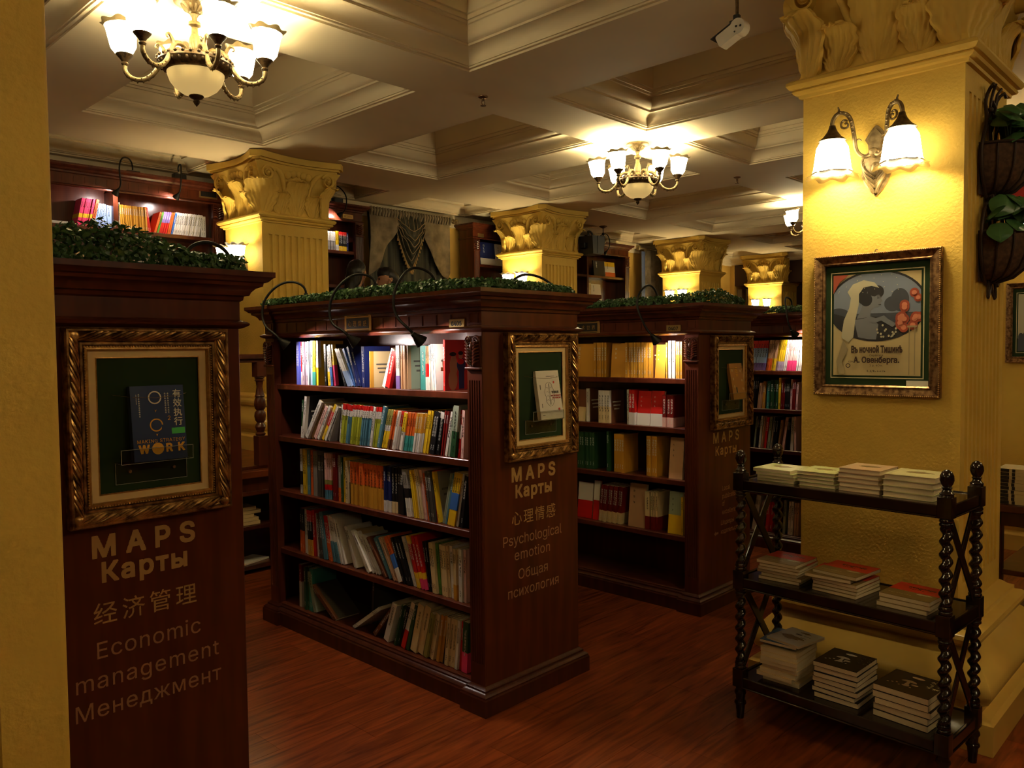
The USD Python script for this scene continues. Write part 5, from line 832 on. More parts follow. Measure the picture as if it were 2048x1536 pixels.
# ------------------------------------------------------------------ poster in its bronze frame on the nearest column
def poster_frame(x, y, z, w, h, label, lady):
    f = thing('picture_frame', label, 'picture', (x, y, z)); M = facing_x(0, 0, 0); sq = lambda a, c: [(-a, -c), (a, -c), (a, c), (-a, c)]; a, c, mw = w/2, h/2, .044
    part(f, 'frame_moulding', MB().sweep(sq(a - mw, c - mw), [(mw, 0), (mw, .024), (mw - .006, .030), (mw - .012, .028), (.020, .022), (.012, .018), (.006, .022), (0, .016), (0, 0)], M), 'bronze_frame', smooth=30)
    b = MB(); st = .0075
    for t_ in np.arange(-a + .004, a - .002, st):
        for s in (-1, 1): b.ball((-.029, -t_, s*(c - .004)), .0034, 0)
    for t_ in np.arange(-c + .004, c - .002, st):
        for s in (-1, 1): b.ball((-.029, -s*(a - .004), t_), .0034, 0)
    part(f, 'bead_trim', b, 'gold_trim', smooth=60, kind='stuff'); part(f, 'mount_board', MB().prism(sbox(-a + mw - .004, -c + mw - .004, a - mw + .004, c - mw + .004), .002, .005, M), 'mat_green')
    pw, ph = a - mw - .033, c - mw - .040; part(f, 'mount_line', MB().prism(sbox(-pw - .012, -ph - .012, pw + .012, ph + .012).difference(sbox(-pw - .008, -ph - .008, pw + .008, ph + .008)), .005, .0056, M), 'print_pale')
    pr_ = part(f, 'print', MB().prism(sbox(-pw, -ph, pw, ph), .005, .0056, M), 'poster_paper', label='old printed sheet with an oval picture'); k = [0]
    def ad(nm, g, m):
        k[0] += 1; part(pr_, nm, MB().prism(g, .0056 + .00012*k[0], .0060 + .00012*k[0], M), m)
    sx, sz = pw/.158, ph/.205; fit = lambda g: affinity.scale(g, sx, sz, origin=(0, 0))
    if lady:
        fr = sbox(-.158, -.205, .158, .205); O = oval(0, .075, .172, .135).intersection(sbox(-.157, -.07, .157, .204)); ov = lambda g: fit(g.intersection(O))
        ad('oval_border', fit(O.buffer(.008).intersection(fr)), 'poster_dark'); ad('night_sky', fit(O), 'poster_sky'); ad('dark_trees', ov(union_all([oval(.085, .095, .032, .045), oval(.06, .08, .03, .03), sbox(-.16, -.1, .16, .045), oval(-.14, .03, .05, .04)])), 'poster_slate')
        ad('shawl', ov(Polygon([(-.16, .05), (-.10, .03), (-.04, .035), (.02, .03), (.06, .0), (.12, -.02), (.16, -.03), (.16, -.10), (-.16, -.10)])), 'poster_dark'); ad('dress', ov(Polygon([(-.08, .02), (-.02, .03), (.01, .0), (.0, -.07), (-.06, -.07)])), 'poster_greyblue')
        ad('hair', ov(union_all([oval(-.025, .115, .045, .040), oval(.005, .130, .024, .026)])), 'poster_dark'); ad('face', ov(Polygon([(-.03, .135), (.010, .130), (.018, .105), (.025, .092), (.018, .088), (.018, .080), (.010, .070), (-.008, .066), (-.018, .055), (-.02, .03), (-.07, .025), (-.055, .06), (-.045, .09)])), 'poster_greyblue'); ad('hair_wave', ov(union_all([oval(-.035, .100, .022, .026), Polygon([(-.03, .14), (.016, .135), (.02, .115), (.008, .118), (-.005, .112), (-.03, .12)])])), 'poster_dark'); ad('eye', ov(union_all([sbox(.004, .104, .013, .107), sbox(.004, .112, .016, .1145), sbox(.010, .077, .019, .0795)])), 'poster_dark')
        ad('veil', fit(Polygon([(-.105, .135), (-.085, .165), (-.045, .180), (-.005, .168), (.012, .145), (-.015, .155), (-.045, .150), (-.062, .125), (-.062, .085), (-.075, .02), (-.082, -.05), (-.10, -.07), (-.128, -.05), (-.118, .02), (-.098, .07), (-.092, .11)])), 'poster_veil'); ad('arm', ov(Polygon([(-.035, .04), (.0, .025), (.03, .035), (.045, .02), (.075, .0), (.06, -.012), (.02, .015), (-.005, .005), (-.03, .02)])), 'poster_greyblue')
        q = random.Random(4); ad('shawl_dots', ov(union_all([oval(q.uniform(-.0, .12), q.uniform(-.055, .0), .0035, .0045) for _ in range(26)])), 'poster_veil'); ad('stars', ov(union_all([oval(q.uniform(-.15, .08), q.uniform(.12, .2), .0014, .0018) for _ in range(26)])), 'poster_veil')
        fl_ = [oval(q.uniform(.085, .152), q.uniform(-.02, .075), .017, .019) for _ in range(13)] + [oval(.135, .12, .016, .018), oval(.148, .10, .014, .016)]; ad('flowers', fit(union_all(fl_).intersection(fr)), 'poster_rose'); [ad('petal', fit(affinity.scale(g, .55, .5).intersection(fr)), 'poster_pink') for g in fl_]
        ad('corner', fit(Polygon([(-.158, .205), (-.10, .205), (-.135, .175), (-.158, .13)])), 'poster_rose'); ad('drapery', fit(Polygon([(-.12, -.06), (-.10, -.10), (-.125, -.15), (-.11, -.20), (-.135, -.205), (-.145, -.15), (-.13, -.10)])), 'poster_greyline'); ad('column_drawing', fit(union_all([sbox(.118, -.20, .121, -.01), sbox(.137, -.20, .140, -.01), sbox(.112, -.015, .146, -.008)])), 'poster_greyline')
        for s, hh, zz, ww, b_ in (('Въ ночной Тишинѣ', .0190, -.112, .186, 4), ('Серенада', .006, -.127, .05, 0), ('А. Овенберга.', .0170, -.153, .166, 3), ('соч.', .006, -.152, .022, 0), ('1 р. 40 к.', .006, -.168, .05, 0), ('Цѣна', .005, -.190, .07, 0)):
            g, w0 = text_poly(s, hh, 'inter', b_); g = affinity.translate(affinity.scale(g, ww/w0, 1.35, origin=(0, 0)), -ww/2 + .004 - (.092 if s == 'соч.' else 0), zz); k[0] += 1; part(pr_, 'lettering', MB().prism(fit(g), .0056 + .00012*k[0], .006 + .00012*k[0], M), 'poster_ink')
        ad('seal', fit(union_all([oval(-.100, -.165, .009, .009).difference(oval(-.100, -.165, .006, .006))])), 'poster_ink'); part(f, 'price_label', MB().prism(sbox(a - mw - .085, -c + mw - .004, a - mw - .004, -c + mw + .022), .0058, .0075, M), 'print_white', label='white paper label')
    else:
        ad('grey_view', sbox(-pw, -ph, pw, ph), 'poster_veil'); ad('dark_trees', union_all([sbox(-pw, -ph, pw, -ph*.55)] + [oval(-pw + .02 + j*.03, -ph*.5 + .01*(j % 3), .018, .03) for j in range(9)]).intersection(sbox(-pw, -ph, pw, ph)), 'poster_slate'); ad('tower', Polygon([(-pw*.45, -ph*.5), (-pw*.42, .1*ph), (-pw*.38, -ph*.5)]), 'poster_slate')
    part(f, 'hook', MB().tube(spline([(-.004, 0, c - .002), (-.006, .004, c + .010), (-.004, 0, c + .014), (-.004, -.004, c + .008)], 10), .0018, 5), 'antique_brass'); return f
plain('poster_paper', srgb(186, 168, 124), .5); plain('poster_dark', srgb(34, 34, 40), .5); plain('poster_sky', srgb(112, 122, 142), .5); plain('poster_slate', srgb(60, 64, 76), .5); plain('poster_greyblue', srgb(108, 112, 122), .5); plain('poster_veil', srgb(176, 170, 146), .5); plain('poster_rose', srgb(150, 66, 46), .5); plain('poster_pink', srgb(196, 120, 92), .5); plain('poster_greyline', srgb(150, 136, 104), .5); plain('poster_ink', srgb(60, 38, 22), .5)
poster_frame(3.415, 1.202, 1.588, .500, .588, 'bronze framed poster of a veiled lady in profile with Russian lettering, on the nearest column', True)
poster_frame(6.86, 1.230, 1.66, .500, .588, 'bronze framed grey landscape at the right edge, on the farther column', False)
# ------------------------------------------------------------------ balustrade on the platform edge
ra = thing('balustrade', 'red wood handrail with a turned baluster on the platform edge, between two bookcases', 'railing', (2.76, 5.06, HP))
part(ra, 'handrail', MB().box((-1.3, -.035, .745), (1.4, .035, .785), c=.010).box((-1.3, -.022, .728), (1.4, .022, .746), c=.003), 'wood_red'); part(ra, 'bottom_rail', MB().box((-1.3, -.02, .0), (1.4, .02, .022), c=.003), 'wood_red')
for k in (-2, -1, 0, 1, 2):
    xx = k*.46; part(ra, 'baluster', MB().box((xx - .036, -.036, .02), (xx + .036, .036, .225), c=.003).box((xx - .036, -.036, .63), (xx + .036, .036, .735), c=.003).lathe([(.026, .225), (.034, .232), (.034, .240), (.024, .25), (.03, .265), (.036, .285), (.03, .305), (.022, .315), (.034, .33), (.04, .36), (.036, .385), (.024, .40), (.034, .412), (.040, .435), (.036, .47), (.028, .49), (.036, .497), (.030, .505), (.020, .56), (.026, .60), (.034, .605), (.026, .615), (.034, .622), (.03, .63)], 18, mat4((xx, 0, 0))), 'wood_red', smooth=30)
# ------------------------------------------------------------------ window drapery
cu = thing('curtain', 'draped beige and dark green valance with tassels hanging at the window between wall bookcases', 'curtain', (5.85, YW - .12, 2.3)); o = lambda x, y, z: (x - 5.85, y, z - 2.3)
part(cu, 'curtain_rod', MB().tube([o(5.16, -.01, 3.045), o(6.52, -.01, 3.045)], .016, 10).lathe([(0, -.02), (.02, -.015), (.03, .0), (.02, .018), (.012, .022), (.026, .03), (.036, .05), (.026, .07), (0, .078)], 14, mat4(o(6.52, -.01, 3.045), ry=PI/2)), 'antique_brass', smooth=35)
def cloth(poly_top, bot, y, amp, fold, nx=40, nz=22, thick=.006, seed=0):
    """Hanging cloth between two x limits: bot(u) gives the lower edge; folds run downwards."""
    G = np.zeros((nx, nz, 3)); x0, x1, z1 = poly_top
    for i in range(nx):
        u = i/(nx - 1); x = x0 + (x1 - x0)*u; zb = bot(u)
        for j in range(nz):
            v = j/(nz - 1); G[i, j] = o(x + .008*math.sin(9*u + 5*v), y - amp*(.5 + .5*math.sin(fold*u*2*PI + 1.3*math.sin(3*v + seed)))*(.35 + .65*v) - .012*math.sin(PI*v), z1 + (zb - z1)*v)
    B = G.copy(); B[..., 1] += thick; return MB().grid(G).grid(B[::-1])
L_ = lambda pts: (lambda u: float(np.interp(u, [p[0] for p in pts], [p[1] for p in pts])))
part(cu, 'sheer_panel', cloth((5.30, 6.44, 3.03), L_([(0, 1.2), (1, 1.2)]), .045, .035, 11, 90, 6), 'sheer_stripe', smooth=60)
part(cu, 'side_swag', cloth((5.27, 5.66, 3.05), L_([(0, 2.33), (.12, 2.36), (.28, 2.42), (.38, 2.50), (.5, 2.60), (.62, 2.66), (.85, 2.76), (1, 2.86)]), -.02, .03, 1.2, seed=1), 'damask', smooth=60, label='left beige damask tail')
part(cu, 'side_swag', cloth((6.02, 6.44, 3.05), L_([(0, 2.86), (.12, 2.78), (.25, 2.66), (.40, 2.52), (.55, 2.45), (.75, 2.38), (.92, 2.35), (1, 2.42)]), -.02, .03, 1.1, seed=2), 'damask', smooth=60, label='right beige damask tail')
nx, nz = 44, 26; G = np.zeros((nx, nz, 3))
for i in range(nx):
    u = i/(nx - 1)*2 - 1; edge = 2.42 + .42*abs(u)**1.25
    for j in range(nz):
        v = j/(nz - 1); z = 3.05 + (edge - 3.05)*v; ph = (z - .40*abs(u)**1.4)*2*PI/.085; k = min(1, max(0, (v - .30)*2.5)); up_ = max(0, 1 - v*2.2)
        G[i, j] = o(5.845 + u*.215*(1 - .10*v), -.035 - .022*k*math.sin(ph) - .02*up_*math.cos(u*14) - .05*math.sin(PI*min(v*1.1, 1))*(1 - u*u), z)
B = G.copy(); B[..., 1] += .008; sw = part(cu, 'centre_swag', MB().grid(G).grid(B[::-1]), 'curtain_green', smooth=60, label='dark green gathered swag')
pc = MB()
for j in (8, 12, 15, 18, 21, 25): pc.tube(G[:, j] + np.array([0, -.010, 0]), .0045, 6)
for i in range(4, 41, 6): pc.tube(G[i, :9] + np.array([0, -.012, 0]), .003, 5)
part(sw, 'piping', pc, 'cord_tan', smooth=60)
ts = MB()
for i in range(2, 44, 2):
    p = G[i, -1]; ts.lathe([(0, 0), (.008, -.006), (.005, -.014), (.011, -.028), (.014, -.055), (0, -.056)], 8, mat4(p + np.array([0, -.010, 0])))
part(sw, 'tassel_fringe', ts, 'tassel', smooth=50, kind='stuff')
hd = MB()
for k in range(30): hd.tube([o(5.29 + k*.0395, -.035, 3.075), o(5.293 + k*.0395, -.045, 3.04), o(5.29 + k*.0395 + .006*math.sin(k*2), -.036, 2.985)], [.017, .021, .012], 6)
part(cu, 'gathered_heading', hd, 'damask', smooth=60)
cu2 = thing('curtain', 'dark blue edged curtain hanging left of the third platform column', 'curtain', (10.75, YW - .12, HP)); G = np.array([[(-.28 + .02*i, -.05 - .03*math.sin(i*1.1), z) for z in (.02, 1.2, 2.33)] for i in range(30)]); Bk = G.copy(); Bk[..., 1] += .006
part(cu2, 'drape', MB().grid(G).grid(Bk[::-1]), 'damask', smooth=60); part(cu2, 'blue_edge', MB().grid(np.array([[(-.36 + .016*i, -.055 - .012*math.sin(i*1.6), z) for z in (.02, 1.2, 2.30)] for i in range(7)])), 'cover_navy', smooth=60); part(cu2, 'curtain_rod', MB().tube([(-.42, -.06, 2.345), (1.1, -.06, 2.345)], .016, 8).ball((-.44, -.06, 2.345), .04, 2), 'antique_brass', smooth=40)
# ------------------------------------------------------------------ small fittings
sp = thing('loudspeaker', 'black wedge loudspeaker on a bracket beside the second platform column', 'speaker', (7.665, 6.02, 2.73))
part(sp, 'cabinet', MB().prism(Polygon([(-.115, .115), (.125, .125), (.125, .03), (.07, -.105), (-.10, -.10)]), -.11, .11, mat4(rx=PI/2)), 'black_plastic'); part(sp, 'grille', MB().grid(np.array([[(.128 - .004*j*j*.2 - (.06 if j > 3 else .0)*(j - 3)/3, y, .12 - j*.037) for j in range(7)] for y in (-.10, .10)])).box((-.02, -.116, -.09), (.10, -.111, .11)), 'grey_speaker'); part(sp, 'bracket', MB().tube(spline([(-.05, 0, .115), (-.06, 0, .165), (-.03, .02, .18), (.03, .02, .17), (.04, .02, .12)], 14), .012, 6), 'black_metal'); part(sp, 'mounting_plate', MB().box((-.172, -.03, -.03), (-.10, .03, .03)), 'black_metal'); part(sp, 'bracket_foot', MB().box((-.10, -.02, .10), (-.02, .02, .13)), 'black_metal')
pn = thing('pendant', 'small hanging pendant with a turned brass ball, in front of the red wall bookcase', 'ceiling lamp', (8.60, 6.55, H)); part(pn, 'canopy', MB().lathe([(0, 0), (.055, 0), (.05, -.012), (.015, -.03), (0, -.03)], 16), 'antique_dark', smooth=35); part(pn, 'rod', MB().tube([(0, 0, -.02), (0, 0, -.14)], .006, 8).ball((0, 0, -.105), .02, 1), 'black_metal'); part(pn, 'turned_ball', MB().lathe([(0, -.125), (.02, -.13), (.03, -.15), (.058, -.172), (.062, -.18), (.03, -.20), (.036, -.215), (.02, -.235), (0, -.24)], 18), 'antique_brass', smooth=35)
part(pn, 'loop', MB().tube(spline([(0, 0, -.235), (-.05, 0, -.27), (-.058, 0, -.33), (-.05, 0, -.36)], 12), .006, 6), 'black_metal')
cc = thing('security_camera', 'white security camera hanging from the ceiling beside the nearest column', 'camera', (3.2, 1.715, H)); MC = mat4((0, .03, -.285), rx=.0) @ mat4(rx=-.42)
part(cc, 'pole', MB().tube([(0, 0, 0), (0, 0, -.215)], .0075, 8).tube(spline([(.006, .006, -.01), (.014, .0, -.1), (.008, .004, -.21), (.006, -.012, -.26)], 14), .0025, 5), 'antique_dark'); part(cc, 'joint', MB().box((-.012, -.012, -.245), (.012, .014, -.205), c=.003).box((-.010, .012, -.255), (.010, .032, -.225), c=.002), 'black_plastic')
part(cc, 'housing', MB().prism(union_all([sbox(-.05, -.027, .055, .027).buffer(-.010).buffer(.010, 5), Point(-.048, .002).buffer(.034, 14)]), -.026, .026, MC @ np.array([[0, 0, 1, 0], [1, 0, 0, 0], [0, 1, 0, 0], [0, 0, 0, 1.0]])), 'white_plastic', smooth=30)
part(cc, 'sun_shield', MB().box((-.029, -.03, .029), (.029, .075, .033), M=MC), 'black_plastic'); part(cc, 'screw_hole', MB().ball((MC @ np.array([-.0262, -.045, .004, 1]))[:3], .005, 1).ball((MC @ np.array([-.0262, -.062, -.006, 1]))[:3], .005, 1).ball((MC @ np.array([-.0262, -.03, -.012, 1]))[:3], .004, 1), 'black_plastic')
for (x, y, lb) in ((3.655, 3.745, 'brass fire sprinkler on the ceiling beam, near the middle top of the view'), (7.10, 3.80, 'small brass fire sprinkler on the beam right of the second chandelier')):
    s = thing('sprinkler', lb, 'sprinkler', (x, y, H)); part(s, 'flange', MB().lathe([(0, 0), (.034, 0), (.032, -.006), (.018, -.012), (0, -.012)], 18), 'sprinkler', smooth=35); part(s, 'head', MB().tube([(0, 0, -.01), (0, 0, -.03)], .010, 8).tube(spline([(-.010, 0, -.028), (-.014, 0, -.042), (-.004, 0, -.056)], 7), .003, 5).tube(spline([(.010, 0, -.028), (.014, 0, -.042), (.004, 0, -.056)], 7), .003, 5), 'sprinkler'); part(s, 'deflector', MB().lathe([(0, -.054), (.019, -.057), (.019, -.060), (0, -.060)], 12), 'sprinkler')
bn = thing('banner', 'plain red banner hanging behind the planters at the right edge', 'banner', (5.6, 1.06, 2.36)); part(bn, 'sheet', MB().box((0, -.35, -.07), (.006, .20, .09)), 'banner_red'); part(bn, 'hanging_wire', MB().tube([(.003, -.3, .09), (.003, -.3, H - 2.361)], .0015, 4).tube([(.003, .17, .09), (.003, .17, H - 2.361)], .0015, 4), 'black_metal')
# ------------------------------------------------------------------ wrought iron wall planters on the fluted face
def planter(px, pz, label, rise):
    """Half basket on the fluted face y = .885; origin: middle of the rim on the wall."""
    p = thing('wall_planter', label, 'planter', (px, .878, pz)); R, D_, hh = .155, .155, .185; th = np.linspace(0, PI, 17)
    prof = [(1.0, 0), (.985, -.04), (.93, -.09), (.80, -.135), (.55, -.170), (.25, -.186), (.03, -.190)]; G = np.array([[(-R*r*math.cos(t_), -D_*r*math.sin(t_), z) for r, z in prof] for t_ in th])
    part(p, 'coir_liner', MB().grid(G).add([(-R, 0, 0), (R, 0, 0), (R, 0, -.19), (-R, 0, -.19)], [[0, 1, 2, 3]]), 'coir', smooth=40); ir = MB()
    ir.tube([(-R*1.03*math.cos(t_), -D_*1.03*math.sin(t_), .004) for t_ in th], .006, 7)
    for k in range(0, 17, 2): ir.tube([(q[0]*1.03, q[1]*1.03 - .003, q[2] - .003) for q in G[k]], .0042, 6)
    for sx in (-1, 1):
        ir.tube(spline([(sx*R*.6, -.012, -.20), (sx*R*1.0, -.012, -.11), (sx*R*1.05, -.012, 0), (sx*.10, -.012, .12), (sx*.075, -.012, rise), (sx*.085, -.03, rise + .02), (sx*.10, -.035, rise + .005)], 26), .007, 7); ir.tube(spline([(0, -.010, -.20), (sx*.03, -.012, .03), (sx*.05, -.012, .14), (sx*.03, -.014, rise - .01), (sx*.045, -.03, rise + .03)], 18), .006, 6)
        for zz_ in (.10, .15): ir.ball((sx*.07, -.018, zz_), .011, 1); ir.tube([(sx*.03, -.014, zz_ - .03), (sx*.06, -.03, zz_ + .01), (sx*.085, -.03, zz_ + .03)], [.004, .010, .002], 6)
    part(p, 'iron_frame', ir, 'rust_iron', smooth=50); return p
def heart_leaf(s):
    A = []; n = 9
    for i in range(n):
        u = i/(n - 1)*2 - 1
        for j in range(n):
            v = j/(n - 1); wv = (1.05*math.sin(PI*min(v*.62 + .19, 1))**.9)*(1 - v**2.6)**.75*.62; zz_ = -.16*v*v + .10*(1 - abs(u)) - .05*abs(u)*abs(u); A.append((u*wv*s, (v - .08*(1 - abs(u)) + (-.12*abs(u) if v < .12 else 0))*s, zz_*s - .02*s))
    return np.array(A).reshape(n, n, 3)
def plant(px, pz, label, seed, n):
    q = random.Random(seed); p = thing('potted_plant', label, 'plant', (px, .878 - .07, pz - .03)); st = MB()
    for k in range(n):
        a = q.uniform(-.15, PI + .15); rr = q.uniform(.03, .19); tip = np.array([-rr*math.cos(a)*1.05, -rr*math.sin(a)*.75 + .02, q.uniform(.05, .17)]) if k % 3 else np.array([-rr*.75*math.cos(a), -rr*.35*math.sin(a) - .01, q.uniform(.13, .20)])
        st.tube(spline([(tip[0]*.2, tip[1]*.2, .0), (tip[0]*.6, tip[1]*.6, tip[2]*.75), tip], 8), .0025, 5)
        M = mat4(tip, rz=math.atan2(tip[1], tip[0]) - PI/2 + q.uniform(-.6, .6)) @ mat4(rx=-q.uniform(.2, 1.1), ry=q.uniform(-.5, .5)); s = q.uniform(.058, .085); g = heart_leaf(s) @ M[:3, :3].T + M[:3, 3]; g[..., 1] -= max(0, g[..., 1].max() - .066); B_ = g.copy(); B_[..., 2] -= .0012
        m = MB(); m.grid(g).grid(B_[::-1]); part(p, 'leaf', m, 'plant_leaf', smooth=True)
    part(p, 'stem', st, 'vine', smooth=60); part(p, 'soil', MB().lathe([(0, .012), (.08, .008), (.11, -.006), (.10, -.03), (0, -.03)], 14, mat4((0, .0, 0)) @ np.diag([1, .5, 1, 1.0])), 'coir'); return p
planter(3.745, 2.290, 'upper wrought iron wall planter with a coir half basket on the nearest column', .225); plant(3.745, 2.290, 'green heart-leaved plant in the upper wall planter', 5, 26)
planter(3.755, 1.945, 'lower wrought iron wall planter with a coir half basket, under the first one', .13); pt = plant(3.755, 1.945, 'green heart-leaved plant with small red buds in the lower wall planter', 9, 28)
part(pt, 'red_bud', MB().ball((-.10, -.10, .085), .012, 1).ball((-.075, -.12, .08), .010, 1), 'banner_red', smooth=60)
# ------------------------------------------------------------------ display table beyond the nearest column
tb_ = thing('display_table', 'dark wood display table with book shelves below, behind the nearest column at the right edge', 'table', (4.34, -.25, 0)); tw, tl_, th_ = 1.0, 1.24, .74
part(tb_, 'tabletop', MB().box((-.02, -.02, th_ - .035), (tw + .02, tl_ + .02, th_), c=.006), 'wood_red'); part(tb_, 'apron', MB().box((.0, .0, th_ - .10), (tw, tl_, th_ - .035), c=.003), 'wood_dark')
for a in (0, tw - .05):
    for b_ in (0, tl_ - .05): part(tb_, 'leg', MB().box((a, b_, 0), (a + .05, b_ + .05, th_ - .035), c=.004), 'wood_dark')
for z in (.10, .40): part(tb_, 'shelf', MB().box((.02, .02, z), (tw - .02, tl_ - .02, z + .025), c=.003), 'wood_dark')
def table_stack(x, y, z, n, t, w, l, cov, what, seed, edge=None, sp=None):
    q = random.Random(seed); zz_ = z + .0006
    for k in range(n):
        b = thing('book', f'{what}, {("lowest", "second", "third", "fourth", "fifth", "sixth", "seventh", "eighth", "ninth", "tenth")[k]} from the bottom' if n > 1 else what, 'book', (x + q.uniform(-.003, .003), y + q.uniform(-.003, .003), zz_), rz=q.uniform(-.03, .03), group=what if n > 1 else None); part(b, 'cover', MB().box((0, 0, 0), (w, l, .0012)).box((0, 0, t - .0012), (w, l, t)).box((0, 0, 0), (.0014, l, t)), cov); part(b, 'pages', MB().box((.0014, .001, .0012), (w - .002, l - .001, t - .0012)), 'paper')
        if edge: part(b, 'spine_mark', MB().box((-.0006, l - .05, .001), (.001, l - .008, t - .001)).box((-.0006, l - .075, .001), (.001, l - .062, t - .001)), edge)
        if sp:
            m = MB()
            for j in range(12): m.lathe([(.008, -.001), (.0095, 0), (.008, .001), (.0065, 0), (.008, -.001)], 10, mat4((0, .008 + j*(l - .016)/11, t/2), rx=PI/2))
            part(b, 'spiral_binding', m, 'print_white')
        zz_ += t + .0005
plain('cover_notebook', srgb(204, 186, 140), .6)
table_stack(4.36, .72, th_, 10, .0165, .17, .25, 'cover_notebook', 'black-marked cream notebook stacked on the display table', 41, edge='plate_black')
table_stack(4.56, .66, th_, 7, .020, .17, .24, 'cover_notebook', 'spiral notebook piled behind the marked ones', 42, sp=True)
table_stack(4.40, .55, .425, 3, .024, .2, .25, 'print_white', 'white book on the upper shelf under the display table', 43)
table_stack(4.40, .52, .125, 3, .024, .2, .25, 'banner_red', 'red book on the lower shelf under the display table', 44)
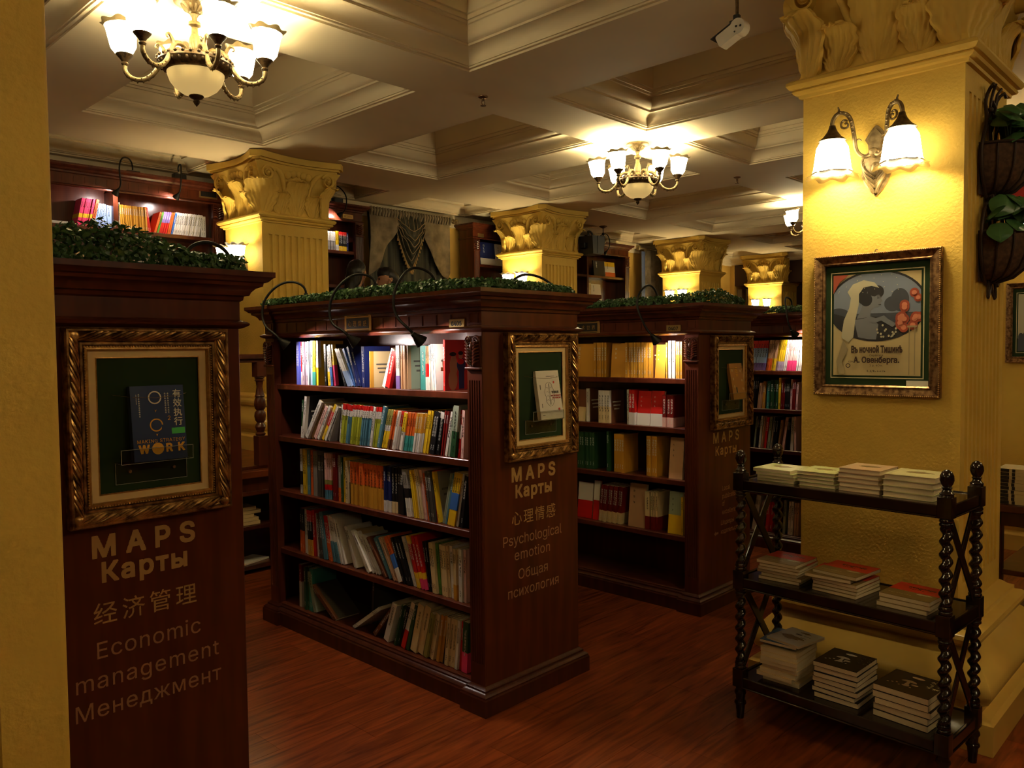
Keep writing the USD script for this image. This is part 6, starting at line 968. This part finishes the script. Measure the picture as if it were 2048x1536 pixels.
# ------------------------------------------------------------------ two people on the platform, seen from behind over the garlands
def hull_bones(J, bones):
    out = manifold3d.Manifold(); sph = lambda p, r: manifold3d.Manifold.sphere(r, 20).translate(tuple(map(float, p)))
    for a, b in bones: out += manifold3d.Manifold.batch_hull([sph(*J[a]), sph(*J[b])])
    return out
def person(x, y, hh, face, label, long_hair, top_m, lean=0.0):
    """Standing figure, hh tall, facing the compass angle `face`; one continuous body, clothing and hair as parts."""
    s = hh/1.70; p = thing('person', label, 'person', (x, y, HP + .0005), rz=face); k = lambda a, b, c: (a*s, b*s, c*s); J = {}
    def j(n, pos, r): J[n] = (k(*pos), r*s)
    hx = .05 + lean; j('pel', (0, 0, .93), .125); j('wai', (.0, 0, 1.10), .115); j('che', (.01, 0, 1.27), .125); j('nec', (.02 + lean*.4, 0, 1.43), .055); j('hb', (hx - .02, 0, 1.52), .055); j('sk', (hx, 0, 1.60), .092); j('skb', (hx - .03, 0, 1.605), .088); j('jaw', (hx + .055, 0, 1.525), .045); j('chin', (hx + .075, 0, 1.50), .026)
    B = [('pel', 'wai'), ('wai', 'che'), ('che', 'nec'), ('nec', 'hb'), ('hb', 'sk'), ('sk', 'skb'), ('sk', 'jaw'), ('jaw', 'chin')]
    for sd, t_ in ((1, 'l'), (-1, 'r')):
        j('sh' + t_, (0, sd*.175, 1.385), .058); j('el' + t_, (-.02, sd*.235, 1.10), .041); j('wr' + t_, (.06, sd*.235, .87), .028); j('pa' + t_, (.085, sd*.232, .80), .030); j('hi' + t_, (0, sd*.085, .90), .088); j('kn' + t_, (.015, sd*.09, .49), .056); j('an' + t_, (-.015, sd*.09, .085), .040); j('to' + t_, (.13, sd*.10, .032), .030); j('he' + t_, (-.045, sd*.09, .038), .036)
        B += [('che', 'sh' + t_), ('sh' + t_, 'el' + t_), ('el' + t_, 'wr' + t_), ('wr' + t_, 'pa' + t_), ('pel', 'hi' + t_), ('hi' + t_, 'kn' + t_), ('kn' + t_, 'an' + t_), ('an' + t_, 'to' + t_), ('an' + t_, 'he' + t_)]
        for f in range(4): j(f'f{f}{t_}', (.098 + .006*f, sd*(.215 + .013*f), .775), .0095); j(f'g{f}{t_}', (.108 - .004*f, sd*(.212 + .013*f), .735 - .006*(1 - abs(f - 1.4))), .008); B += [('pa' + t_, f'f{f}{t_}'), (f'f{f}{t_}', f'g{f}{t_}')]
        j('th' + t_, (.115, sd*.205, .79), .011); B += [('pa' + t_, 'th' + t_)]
    j('nb', (hx + .088, 0, 1.585), .014); j('nt', (hx + .104, 0, 1.555), .014); B += [('nb', 'nt')]
    for sd, t_ in ((1, 'l'), (-1, 'r')): j('e1' + t_, (hx - .012, sd*.090, 1.585), .014); j('e2' + t_, (hx - .006, sd*.086, 1.550), .010); j('e3' + t_, (hx - .022, sd*.094, 1.57), .012); B += [('e1' + t_, 'e2' + t_), ('e3' + t_, 'e1' + t_)]
    m = hull_bones(J, B).refine_to_length(.018).to_mesh(); tm = trimesh.Trimesh(m.vert_properties[:, :3], m.tri_verts, process=True); trimesh.smoothing.filter_taubin(tm, iterations=6); part(p, 'body', MB().mesh(tm), 'skin', smooth=True)
    for sd in (1, -1): part(p, 'eye', MB().ball(k(hx + .082, sd*.032, 1.592), .012*s, 1), 'eye', smooth=True)
    part(p, 'mouth', MB().ball(k(hx + .094, 0, 1.522), .014*s, 1, (.5, 1.4, .4)), 'lip', smooth=True)
    g = lambda names, e: {n: (J[n][0], J[n][1] + e*s) for n in names}
    T_ = g(['pel', 'wai', 'che', 'shl', 'shr', 'ell', 'elr', 'wrl', 'wrr'], .012); T_['neck'] = (k(.01, 0, 1.385), .085*s); sh = hull_bones(T_, [('pel', 'wai'), ('wai', 'che'), ('che', 'neck'), ('che', 'shl'), ('che', 'shr'), ('shl', 'ell'), ('shr', 'elr'), ('ell', 'wrl'), ('elr', 'wrr')]).refine_to_length(.025).to_mesh(); tm = trimesh.Trimesh(sh.vert_properties[:, :3], sh.tri_verts); trimesh.smoothing.filter_taubin(tm, iterations=5); part(p, 'jacket', MB().mesh(tm), top_m, smooth=True)
    T_ = g(['pel', 'hil', 'hir', 'knl', 'knr', 'anl', 'anr'], .012); sh = hull_bones(T_, [('pel', 'hil'), ('pel', 'hir'), ('hil', 'knl'), ('hir', 'knr'), ('knl', 'anl'), ('knr', 'anr')]).to_mesh(); part(p, 'trousers', MB().add(sh.vert_properties[:, :3], sh.tri_verts), 'cloth_dark', smooth=60)
    for sd, t_ in ((1, 'l'), (-1, 'r')): sh = hull_bones(g(['to' + t_, 'he' + t_], .004), [('to' + t_, 'he' + t_)]).to_mesh(); part(p, 'shoe', MB().add(sh.vert_properties[:, :3], sh.tri_verts), 'black_plastic', smooth=60)
    H_ = {'a': (k(hx - .012, 0, 1.635), .094*s), 'b': (k(hx - .055, 0, 1.60), .086*s), 'c': (k(hx - .060, 0, 1.54), .070*s), 'd': (k(hx + .035, 0, 1.655), .066*s)}; bn_ = [('a', 'b'), ('b', 'c'), ('a', 'd')]
    if long_hair: H_.update(e=(k(hx - .075, .03, 1.44), .060*s), f=(k(hx - .10, .05, 1.30), .05*s), g=(k(hx - .10, .06, 1.20), .03*s), s1=(k(hx - .02, .065, 1.57), .045*s), s2=(k(hx - .045, .075, 1.45), .04*s)); bn_ += [('c', 'e'), ('e', 'f'), ('f', 'g'), ('a', 's1'), ('s1', 's2')]
    sh = hull_bones(H_, bn_).refine_to_length(.02).to_mesh(); v = np.array(sh.vert_properties[:, :3]); v += (meshkit.noise(v*np.array([60, 60, 14])) - .5)[:, None]*.010; part(p, 'hair', MB().add(v, sh.tri_verts), 'hair', smooth=True); return p
person(4.575, 6.50, 1.665, .55, 'woman with long dark hair seen from behind, left of the two heads', True, 'cloth_dark', .01)
person(5.03, 6.52, 1.62, 2.75, 'person with short black hair turned left, right of the two heads before the draped window', False, 'cloth_blue')
